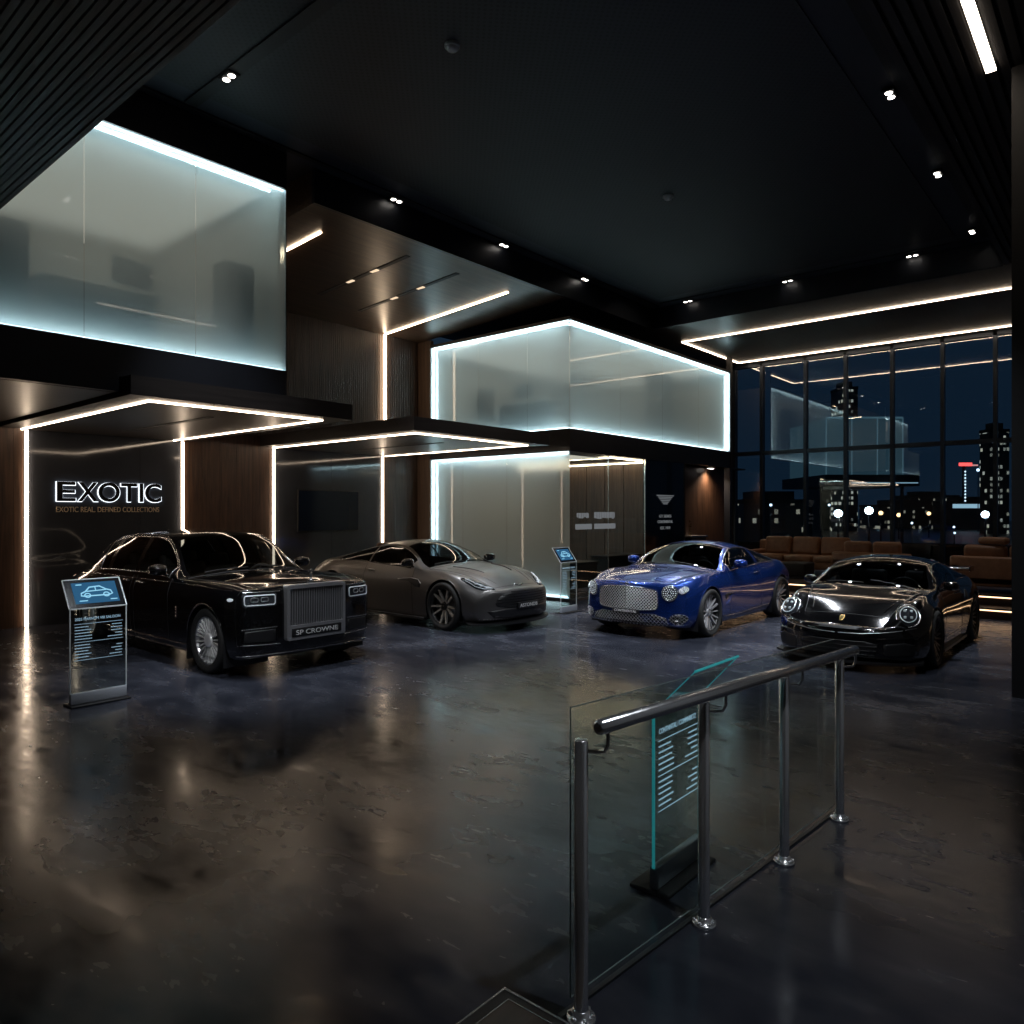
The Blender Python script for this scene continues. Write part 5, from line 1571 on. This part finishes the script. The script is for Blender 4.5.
# landing the camera stands on
ld = empty('stair_landing', (0, 0, 0), 0, 'dark wood stair tread with steel edging at the foot of the railing', 'stair')
part_box('tread', M_wood_cany, ld, .6, 2.155, .4, 1.86, 0.0, .012)
part_box('nosing', M_black, ld, .6, 2.19, 1.862, 1.91, 0.0, .012)
part_box('nosing', M_black, ld, 2.157, 2.19, .4, 1.862, 0.0, .012)
mb = MB(); mb.box(.6, 2.2, 1.908, 1.916, 0, .015); mb.box(2.19, 2.2, .4, 1.908, 0, .015); mb.box(.6, 2.157, 1.858, 1.862, 0, .014); mb.box(2.154, 2.158, .4, 1.858, 0, .014)
mb.build('steel_edge', M_steel, ld)

# ------------------------------------------------------------------ lounge
def sofa(loc, rz, L, lab, cush=3, D=.92, back=True, arm=(1, 1), h=.72):
    """local: seat looks towards -x; runs along y from 0 to L"""
    r = empty('leather_sofa', loc, rz, lab, 'sofa')
    mb = MB(); mb.rbox(0, D, 0, L, .12, .30, .03); mb.build('base', M_tan, r)
    if back: mb = MB(); mb.rbox(D - .2, D, 0, L, .12, h, .05); mb.build('backrest', M_tan, r)
    for k, on in enumerate(arm):
        if on:
            y = 0 if k == 0 else L - .2
            mb = MB(); mb.rbox(0, D, y, y + .2, .12, .56, .05); mb.build('armrest', M_tan, r)
    a, b = (.2 if arm[0] else 0), L - (.2 if arm[1] else 0)
    w = (b - a) / cush
    for k in range(cush):
        mb = MB(); mb.rbox(-.02, D - .2, a + w * k + .006, a + w * (k + 1) - .006, .29, .46, .055); mb.build('seat_cushion', M_tan, r)
        if back:
            t = MB(); t.rbox(-.1, .1, a + w * k + .012, a + w * (k + 1) - .012, 0, .46, .07)
            Mx = Matrix.Translation((D - .30, 0, .44)) @ Matrix.Rotation(.20, 4, 'Y')
            mb = MB(); mb.add([Mx @ Vector(v) for v in t.v], t.f, 0, True); mb.build('back_cushion', M_tan, r)
    for x in (.08, D - .08):
        for y in (.08, L - .08):
            mb = MB(); mb.tube([(x, y, 0), (x, y, .13)], .018, 8); mb.build('leg', M_steel_d, r)
    return r
PZ = .38
def cushion(loc, rz, lab, m, s=(.46, .14, .34)):
    mb = MB(); mb.rbox(-s[0] / 2, s[0] / 2, -s[1] / 2, s[1] / 2, 0, s[2], .065, 4)
    o = mb.build('throw_cushion', m, label=lab, cat='cushion'); o.location = loc; o.rotation_euler = (.0, 0, rz); return o
sofa((18.3, 5.15, PZ), 0, 2.5, 'long tan leather sofa along the window, with three seats', 3, h=.80)
sofa((17.55, 5.1, PZ), PI, 1.55, 'low tan leather two-seat sofa seen from behind, facing the window', 2, h=.66)
sofa((17.2, 2.8, PZ), PI, 2.6, 'tan leather sofa at the right by the dark column, seen from behind', 3, h=.68)
cushion((16.52, 2.10, PZ + .905), 1.35, 'tan leather cushion lying on the back of the right sofa', M_tan, (.5, .22, .14))
cushion((17.25, 4.3, PZ + .47), 1.2, 'dark cloth cushion on the two-seat sofa', M_dark_cloth, (.5, .2, .32))
cushion((17.02, 1.1, PZ + .475), 1.57, 'dark cloth cushion on the right sofa', M_dark_cloth, (.5, .16, .36))
ot = empty('ottoman', (16.9, 5.75, PZ), 0, 'low dark square ottoman in front of the long tan sofa', 'ottoman')
mb = MB(); mb.rbox(0, .7, 0, .6, .06, .36, .04); mb.build('cushion_block', pbr('brown_cloth', (.02, .013, .010), .7), ot)
mb = MB(); mb.box(.06, .64, .06, .54, 0, .07); mb.build('plinth', M_black, ot)
ch = empty('tub_chair', (18.3, 3.75, PZ), 0, 'dark rounded tub chair between the two tan sofas', 'chair')
mb = MB(); mb.lathe([(.001, .10), (.34, .10), (.38, .16), (.38, .40), (.36, .44), (.001, .45)], n=24); mb.build('seat', M_dark_cloth, ch)
mb = MB(); vs = []
for i in range(17):
    a = -2.2 + 4.4 * i / 16
    for rr, z in ((.40, .12), (.42, .78), (.36, .80), (.33, .44)): vs.append((rr * math.cos(a), rr * math.sin(a), z))
mb.add(vs, [(4 * i + k, 4 * i + (k + 1) % 4, 4 * i + 4 + (k + 1) % 4, 4 * i + 4 + k) for i in range(16) for k in range(4)], 0, True); mb.build('backrest', M_dark_cloth, ch)
mb = MB(); mb.lathe([(.001, 0), (.2, 0), (.2, .02), (.04, .03), (.04, .10)], n=20); mb.build('pedestal', M_steel_d, ch)

# ------------------------------------------------------------------ rooms behind glass
def desk(loc, L, D, lab, m, h=.75, rz=0.0):
    r = empty('office_desk', loc, rz, lab, 'desk')
    mb = MB(); mb.rbox(0, L, 0, D, h - .04, h, .008, 2); mb.build('top', m, r)
    mb = MB(); mb.box(.05, L - .05, .03, .06, .15, h - .04); mb.build('modesty_panel', m, r)
    for x in (.04, L - .08):
        mb = MB(); mb.box(x, x + .04, .05, D - .05, 0, h - .04); mb.build('leg', M_steel_d, r)
    return r
def office_chair(loc, rz, lab, m=None, s=1.0):
    m = m or M_furn
    r = empty('office_chair', loc, rz, lab, 'chair')
    mb = MB(); mb.rbox(-.25, .25, -.24, .24, .43 * s, .52 * s, .04); mb.build('seat', m, r)
    mb = MB(); mb.rbox(-.27, -.19, -.23, .23, .55 * s, 1.15 * s, .035); mb.build('backrest', m, r)
    mb = MB(); mb.tube([(0, 0, .06), (0, 0, .44 * s)], .03, 10)
    for k in range(5):
        a = 2 * PI * k / 5; mb.tube([(0, 0, .09), (.28 * math.cos(a), .28 * math.sin(a), .05)], [.022, .015], 6)
    mb.build('pedestal', M_steel_d, r)
    for k in range(5):
        a = 2 * PI * k / 5; mb = MB(); mb.lathe([(.001, -.02), (.025, -.02), (.025, .02), (.001, .02)], c=(.28 * math.cos(a), .28 * math.sin(a), .026), axis='y', n=10); mb.build('castor', M_black, r)
    mb = MB()
    mb.tube([(-.22, 0, .47 * s), (-.28, 0, .56 * s), (-.26, 0, .7 * s)], .022, 6); mb.build('back_bracket', M_steel_d, r)
    return r
def monitor(loc, rz, lab, m=None):
    r = empty('desktop_monitor', loc, rz, lab, 'monitor')
    mb = MB(); mb.rbox(-.27, .27, -.015, .015, .12, .46, .008, 2); mb.build('screen', M_furn, r)
    mb = MB(); mb.lathe([(.001, 0), (.11, 0), (.11, .012), (.02, .018), (.018, .14)], n=16); mb.build('stand', M_steel_d, r)
    return r
def cabinet(loc, w, d, h, lab):
    r = empty('office_cabinet', loc, 0, lab, 'cabinet')
    mb = MB(); mb.box(0, w, 0, d, .06, h); mb.box(.03, w - .03, .03, d - .03, 0, .06); mb.build('body', M_furn, r)
    for k in range(2):
        x = .01 + k * (w - .02) / 2; mb = MB(); mb.box(x + .004, x + (w - .02) / 2 - .004, -.02, 0, .08, h - .02); dd = mb.build('door', M_furn, r)
        mb = MB(); xx = w / 2 + (-.05 if k == 0 else .05); mb.tube([(xx, -.035, h * .45), (xx, -.035, h * .6)], .008, 6); mb.build('handle', M_steel_d, dd)
    return r
U1, U2 = 3.9, 3.7
cabinet((1.75, 9.5, U1), 1.0, .45, 1.24, 'tall dark cabinet blurred behind the left frosted glass')
desk((2.85, 9.5, U1), 1.35, .7, 'dark desk blurred behind the left frosted glass', M_furn, .72)
monitor((3.95, 9.75, U1 + .72), .2, 'monitor blurred on the desk behind the left frosted glass')
cabinet((5.05, 9.45, U1), .42, .4, 1.42, 'narrow dark cabinet blurred behind the right end of the left frosted glass')
office_chair((13.25, 12.0, U2), .4, 'office chair blurred behind the upper corner frosted glass')
desk((13.1, 10.25, U2), 1.35, .65, 'desk blurred behind the upper corner frosted glass', M_furn, .72, PI / 2)
for o in [bpy.data.objects['office_desk.001']]: o.location.x = 13.75
monitor((13.3, 10.9, U2 + .72), PI / 2, 'monitor blurred on the desk behind the upper corner frosted glass')
office_chair((13.2, 11.6, 0), .2, 'chair blurred behind the tall lower frosted glass')
cabinet((17.2, 9.9, U2), .9, .45, 1.9, 'dark cabinet blurred behind the upper right frosted glass')
# clear-glass office
desk((13.1, 9.75, 0), 1.5, .7, 'dark desk near the clear office glass', M_furn, .74)
monitor((13.35, 10.1, .74), .1, 'monitor on the desk inside the clear glass office')
office_chair((14.3, 10.7, 0), -1.6, 'dark office chair beside the desk in the clear glass office')
sd_ = empty('credenza', (15.0, 9.75, 0), 0, 'long dark credenza with pale top inside the clear glass office', 'cabinet')
part_box('body', M_furn, sd_, 0, 1.5, 0, .5, .08, .80); part_box('top', M_steel_d, sd_, -.02, 1.52, -.02, .52, .80, .83); part_box('plinth', M_black, sd_, .03, 1.47, .03, .47, 0, .08)
for p, q, lab in (((16.7, 9.5), (16.7, 13.5), 'warm ceiling light line along the office side wall'), ((14.7, 9.5), (14.7, 13.5), 'warm ceiling light line in the middle of the office'), ((14.73, 9.5), (16.67, 9.5), 'short warm ceiling light line behind the office glass')):
    mb = MB(); w = .025
    mb.box(min(p[0], q[0]) - w, max(p[0], q[0]) + w, min(p[1], q[1]) - w, max(p[1], q[1]) + w, 3.17, 3.195); mb.build('light_strip', E_warm2, label=lab, cat='light')
# glowing ceiling panels added inside the frosted rooms to light the glass
for (x0, x1, y0, y1, z, lab) in ((-.5, 5.7, 9.7, 13.6, 6.44, 'added light panel inside the left frosted room'), (13.1, 20.4, 9.7, 13.7, 5.95, 'added light panel inside the upper right frosted room'), (13.1, 14.55, 9.7, 13.6, 3.16, 'added light panel inside the lower frosted room')):
    r = empty('added_ceiling_panel', (x0, y0, z), 0, lab, 'light')
    part_box('diffuser', E_panel, r, 0.02, x1 - x0 - .02, .02, y1 - y0 - .02, 0, .02)
    part_box('frame', M_black, r, 0, x1 - x0, 0, y1 - y0, .02, .03)
# decals on the office glass
for (x0, x1, z0, z1, lab, em) in ((12.95, 13.42, 1.76, 1.88, 'white decal block on the office glass, upper left', .35), (13.62, 14.45, 1.74, 1.90, 'white decal block on the office glass, upper right', .35), (12.9, 13.52, 1.52, 1.64, 'pale grey decal bar on the office glass, lower left', .3), (13.62, 14.48, 1.52, 1.64, 'pale grey decal bar on the office glass, lower right', .3)):
    mb = MB(); x = x0
    if z0 > 1.7:
        rnd = random.Random(int(x0 * 100))
        while x < x1 - .02:
            c_ = rnd.uniform(.05, .10); mb.box(x, min(x1, x + c_), 9.222, 9.228, z0 + rnd.uniform(0, .03), z1); x += c_ + .018
    else: mb.box(x0, x1, 9.222, 9.228, z0, z1)
    mb.build('glass_decal', emit('decal_glow', (.8, .85, .9), .11) if 'decal_glow' not in bpy.data.materials else bpy.data.materials['decal_glow'], label=lab, cat='sign')
# emblem and writing on the black sign wall
em = empty('emblem_sign', (16.85, 9.235, 2.12), 0, 'pale tapered emblem with writing on the black wall beside the office', 'sign')
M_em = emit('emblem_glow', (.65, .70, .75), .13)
mb = MB()
for k in range(6):
    z = .20 - k * .042; hw = .42 - k * .062 if k else .44
    mb.box(-hw, hw, -.012, 0, z - .012, z + .012)
mb.build('winged_shape', M_em, em)
for (t_, z, w_) in (('GT SERIES', -.36, .62), ('CONTINENTAL', -.50, .78), ('EST. 1919', -.66, .5)):
    text_mesh('lettering', t_, .10, M_em, em, depth=.003, loc=(-w_ / 2, -.006, z), width=w_)
# recess beyond: console, gold sign and downlight
cs = empty('console_table', (18.55, 9.34, 0), 0, 'slim dark console with lit edge in the wood recess', 'table')
part_box('top', M_steel, cs, 0, .95, 0, .4, 1.20, 1.24); part_box('body', M_black, cs, .04, .91, .04, .36, 0, 1.20)
t_ = text_mesh('gold_sign', 'ZWELT', .16, gold, None, depth=.01, loc=(18.15, 9.95, 1.27), rot=(0, -PI / 2, -PI / 2), width=.42)
tag(t_, 'small gold vertical lettering standing on the console in the wood recess', 'sign')
t_.rotation_euler = (PI / 2, -PI / 2, 0); t_.location = (18.8, 9.5, 1.25)
r = empty('recess_downlight', (20.2, 9.58, 3.195), 0, 'square downlight over the walnut recess beside the sign wall', 'light')
mb = MB(); mb.box(-.16, .16, -.08, .08, -.02, 0); mb.build('housing', M_black, r)
mb = MB(); mb.box(-.13, .13, -.05, .05, -.026, -.018); mb.build('lens', E_spot, r)
l = bpy.data.lights.new('spot_lamp', 'SPOT'); l.energy = 130; l.color = (1, .78, .58); l.spot_size = 2.4; l.spot_blend = 1; l.shadow_soft_size = .08
o = bpy.data.objects.new('spot_lamp', l); o.location = (0, 0, -.05); link(o, r)

# ------------------------------------------------------------------ city outside
S('ground_terrace', pbr('wet_paving', (.015, .018, .022), .25, noise=.4, nscale=1.5), 22.45, 46, -60, 60, -.25, -.1)
S('ground_street', pbr('wet_asphalt', (.010, .012, .016), .3, noise=.4, nscale=.3), 46, 600, -500, 500, -4.4, -4.0)
def window_grid(name, seed, dens, c0, c1, sx, sz, strength):
    """a dark facade; some of its windows are lit"""
    m, nt, out = mat(name); L = nt.links.new
    b = N(nt, 'ShaderNodeBsdfPrincipled', Roughness=.4); b.inputs['Base Color'].default_value = (.010, .013, .018, 1)
    tc = N(nt, 'ShaderNodeTexCoord'); mp = N(nt, 'ShaderNodeMapping'); mp.inputs['Scale'].default_value = (sx, sx, sz)
    L(tc.outputs['Object'], mp.inputs[0])
    fl = N(nt, 'ShaderNodeVectorMath', operation='FLOOR'); frc = N(nt, 'ShaderNodeVectorMath', operation='FRACTION')
    L(mp.outputs[0], fl.inputs[0]); L(mp.outputs[0], frc.inputs[0])
    wn = N(nt, 'ShaderNodeTexWhiteNoise', noise_dimensions='4D'); wn.inputs['W'].default_value = seed; L(fl.outputs[0], wn.inputs['Vector'])
    g = N(nt, 'ShaderNodeMath', operation='GREATER_THAN'); g.inputs[1].default_value = 1 - dens; L(wn.outputs['Value'], g.inputs[0])
    sp_ = N(nt, 'ShaderNodeSeparateXYZ'); L(frc.outputs[0], sp_.inputs[0])
    z1 = N(nt, 'ShaderNodeMath', operation='LESS_THAN'); z1.inputs[1].default_value = .55; L(sp_.outputs['Z'], z1.inputs[0])
    y1 = N(nt, 'ShaderNodeMath', operation='LESS_THAN'); y1.inputs[1].default_value = .7; L(sp_.outputs['Y'], y1.inputs[0])
    m1 = N(nt, 'ShaderNodeMath', operation='MULTIPLY'); m2 = N(nt, 'ShaderNodeMath', operation='MULTIPLY'); m3 = N(nt, 'ShaderNodeMath', operation='MULTIPLY'); m3.inputs[1].default_value = strength
    L(z1.outputs[0], m1.inputs[0]); L(y1.outputs[0], m1.inputs[1]); L(m1.outputs[0], m2.inputs[0]); L(g.outputs[0], m2.inputs[1]); L(m2.outputs[0], m3.inputs[0])
    mx = N(nt, 'ShaderNodeMix', data_type='RGBA'); mx.inputs[6].default_value = (*c0, 1); mx.inputs[7].default_value = (*c1, 1); L(wn.outputs['Value'], mx.inputs[0])
    L(mx.outputs[2], b.inputs['Emission Color']); L(m3.outputs[0], b.inputs['Emission Strength'])
    L(b.outputs[0], out.inputs[0])
    return m

T1 = window_grid('tower_lit', 3, .2, (.55, .75, 1.0), (1, .85, .6), 1.1, .62, .4)
T2 = window_grid('tower_sparse', 9, .10, (.5, .7, 1.0), (1, .8, .55), .9, .55, .3)
CR = math.radians(40.5)
def tower(name, loc, w, d, h, m, lab, crown=True):
    """local x looks away from the showroom"""
    r = empty(name, (loc[0], loc[1], -4.0), CR, lab, 'building')
    mb = MB(); mb.box(0, d, -w / 2, w / 2, 0, h); mb.build('facade', m, r)
    mb = MB(); mb.box(d * .2, d * .8, -w * .3, w * .3, h, h + 2.2); mb.box(-.1, d + .1, -w / 2 - .1, w / 2 + .1, h - .4, h + .5); mb.build('roof_plant', M_black, r)
    return r
tower('office_tower', (233.0, 65.9), 4.6, 8, 43, T1, 'slim tower with a column of lit windows beyond the middle of the window wall')
tower('office_tower', (250.4, 76.4), 8.5, 10, 33, T2, 'broad dark tower left of the slim lit one, few windows lit')
tower('office_tower', (238.1, 29.1), 5.5, 4, 28, T1, 'tower with rows of lit windows at the right end of the window wall')
tower('office_block', (149.3, 56.1), 14, 12, 8, T2, 'low block with lit ground floor at the left end of the window wall')
tower('office_block', (290.3, 60.5), 26, 14, 8, T2, 'long low dark block behind the street lamps')
tower('office_block', (374.3, 69.9), 22, 14, 13, T2, 'distant dark block left of the red sign mast')
tower('office_block', (350.9, 51.1), 20, 12, 10, T1, 'distant block with lit windows right of the red sign mast')

# made-up pavilion, stands in for a glass box reflected in the windows
pv = empty('reflection_pavilion', (49.3, 13.1, -.2), CR, 'made-up dim teal pavilion beyond the window wall, imitating a reflected glass box', 'building')
M_pav = pbr('reflection_glass', (.02, .03, .035), .2, emis=(.10, .20, .25), es=.16)
part_box('upper_storey', M_pav, pv, 0, 6, -2.4, 2.4, 4.4, 8.0)
mb = MB()
for y in (-2.4, -.8, .8, 2.4): mb.box(-.04, .02, y - .03, y + .03, 4.4, 8.0)
mb.box(-.04, .02, -2.4, 2.4, 7.95, 8.06); mb.build('edge_line', emit('reflection_line', (.35, .6, .7), .14), pv)
part_box('floor_slab', M_fascia, pv, -.8, 6.4, -3.0, 2.8, 3.7, 4.4)
part_box('slab_glow', emit('slab_glow', (.5, .7, .8), .5), pv, -.84, -.8, -2.9, 1.2, 3.86, 3.92)  # pale slab line made to glow, part of the stand-in pavilion
for y in (-2.6, 2.5): part_box('column', M_mullion, pv, .4, .55, y - .07, y + .07, 0, 3.7)

ms = empty('sign_mast', (289.9, 45.5, -4.0), CR, 'distant mast with a red lit sign on top and white lights down its side', 'sign')
mb = MB(); mb.tube([(0, 0, 0), (0, 0, 22)], .5, 8); mb.build('mast', M_mullion, ms)
part_box('red_sign', emit('red_sign', (1.0, .06, .05), 3.0), ms, -1.0, -.5, -2.2, 2.0, 21.5, 22.6)
part_box('sign_bar', emit('sign_bar', (1.0, .35, .3), .8), ms, -1.0, -.5, -4.2, -2.3, 21.5, 22.0)
mb = MB()
for k in range(12): mb.lathe([(.001, -.35), (.35, 0), (.001, .35)], c=(-.8, 0, 7.5 + k * 1.1), n=8)
mb.build('mast_lights', emit('mast_lights', (.85, .93, 1.0), 1.6), ms)
part_box('podium', M_mullion, ms, -2, 8, -8, 6, 0, 9.0); part_box('podium_light', emit('podium_light', (.6, .8, .9), .6), ms, -2.1, -2, -8, 5, 7.2, 8.6)

def lamp(loc, h, R, m, lab):
    r = empty('street_lamp', loc, 0, lab, 'street lamp', None)
    mb = MB(); mb.tube([(0, 0, 0), (0, 0, h)], [R * .35, R * .22], 8); mb.build('pole', M_mullion, r)
    mb = MB(); mb.lathe([(.001, h - R), (R * .7, h - R * .7), (R, h), (R * .7, h + R * .7), (.001, h + R)], n=16); mb.build('lamp_head', m, r)
LW = emit('lamp_white', (.9, .96, 1.0), 14.0); LO = emit('lamp_orange', (1.0, .5, .2), 4.0); LS = emit('lamp_small', (.75, .88, 1.0), 2.5)
lamp((115.3, 34.3, -4.0), 5.68, 0.6, LW, 'white street lamp glowing beyond the window, leftmost of the three bright ones')
lamp((118.3, 30.8, -4.0), 6.12, 0.6, LW, 'white street lamp glowing beyond the window, middle of the three bright ones')
lamp((129.7, 17.6, -4.0), 5.53, 0.55, LW, 'white street lamp glowing beyond the window near the right edge')
lamp((163.0, 40.2, -4.0), 5.7, 0.45, LO, 'small orange street lamp right of the middle white lamp')
lamp((176.4, 39.9, -4.0), 5.25, 0.45, LO, 'small orange street lamp left of the tall mullion')
lamp((191.9, 37.1, -4.0), 5.55, 0.45, LO, 'small orange street lamp below the red sign mast, to its left')
lamp((117.9, 46.8, -4.0), 7.04, 0.25, LO, 'small orange street lamp at the left end of the window wall')
lamp((118.7, 45.8, -4.0), 7.04, 0.22, LS, 'small white street lamp at the left end of the window wall')
lamp((156.1, 48.2, -4.0), 7.33, 0.25, LS, 'small white street lamp left of the slim lit tower')
lamp((100.2, 21.2, -4.0), 4.55, 0.14, LS, 'tiny white lamp low beside the road')
lamp((103.6, 17.3, -4.0), 4.06, 0.14, LS, 'tiny white lamp low right of the middle')
lamp((257.9, 36.8, -4.0), 18.47, 0.45, LS, 'small white light high right of the red sign')
lamp((80.6, 13.4, -4.0), 3.9, 0.1, LS, 'lowest tiny white lamp by the wet terrace')

for (x, y, w, lab) in ((30.0, 14.0, 5.0, 'dark clipped hedge box outside the left of the window wall'), (33.0, 4.0, 7.0, 'dark clipped hedge box outside the middle of the window wall')):
    mb = MB(); mb.rbox(-.4, .4, -w / 2, w / 2, 0, .75, .08); o = mb.build('hedge', pbr('hedge_dark', (.006, .012, .008), .9, noise=.5, nscale=12, bump=.8) if 'hedge_dark' not in bpy.data.materials else bpy.data.materials['hedge_dark'], label=lab, cat='hedge')
    o.location = (x, y, -.1)

# ------------------------------------------------------------------ cars in place
r = empty('saloon_car', (5.2, 8.35, 0), -PI / 2, 'black luxury saloon with tall upright chrome grille, in front of the EXOTIC wall', 'car'); make_saloon(r)
r = empty('grand_tourer', (9.22, 8.5, 0), -PI / 2, 'satin grey low coupe with a wide black grille, under the second canopy', 'car'); r.scale = (1.04, 1.04, 1.09); make_tourer(r)
r = empty('coupe_car', (10.5, 5.93, 0), PI, 'metallic blue coupe with round headlamps and chrome mesh grille', 'car'); make_coupe(r)
r = empty('sports_car', (10.25, 2.78, 0), PI, 'gloss black rear-winged sports car with oval headlamps, beside the lounge steps', 'car'); make_sports(r)

# ------------------------------------------------------------------ night, camera
w = bpy.data.worlds.new('night'); SC.world = w; w.use_nodes = True
bg = w.node_tree.nodes['Background']; bg.inputs[0].default_value = (.0052, .0115, .021, 1); bg.inputs[1].default_value = 1.0
c = bpy.data.cameras.new('camera'); c.sensor_width = 36; c.lens = 735 / 1024 * 36; c.clip_end = 2000
o = bpy.data.objects.new('camera', c); link(o); o.location = (0, 0, 1.9); o.rotation_euler = (PI / 2, 0, math.radians(40.5) - PI / 2); SC.camera = o
vs_ = SC.view_settings
vs_.view_transform = 'Standard'; vs_.look = 'None'; vs_.gamma = 1; vs_.use_curve_mapping = False; vs_.exposure = 0.62
cy = SC.cycles
cy.use_denoising = True
cy.use_adaptive_sampling = False
# only lamps, with the added strips and panels, are sampled as lamps; prints, screens and far windows just glow
LAMPS = {'led_warm', 'led_warm_soft', 'led_bar', 'led_cool', 'led_cool_low', 'added_cool_glow', 'added_low_glow', 'added_office_panel'}
for m_ in bpy.data.materials:
    m_.cycles.emission_sampling = 'FRONT' if m_.name in LAMPS else 'NONE'
cy.max_bounces = 14; cy.transparent_max_bounces = 24; cy.transmission_bounces = 8; cy.glossy_bounces = 6; cy.diffuse_bounces = 4
cy.sample_clamp_indirect = 4.0; cy.caustics_reflective = False; cy.caustics_refractive = False
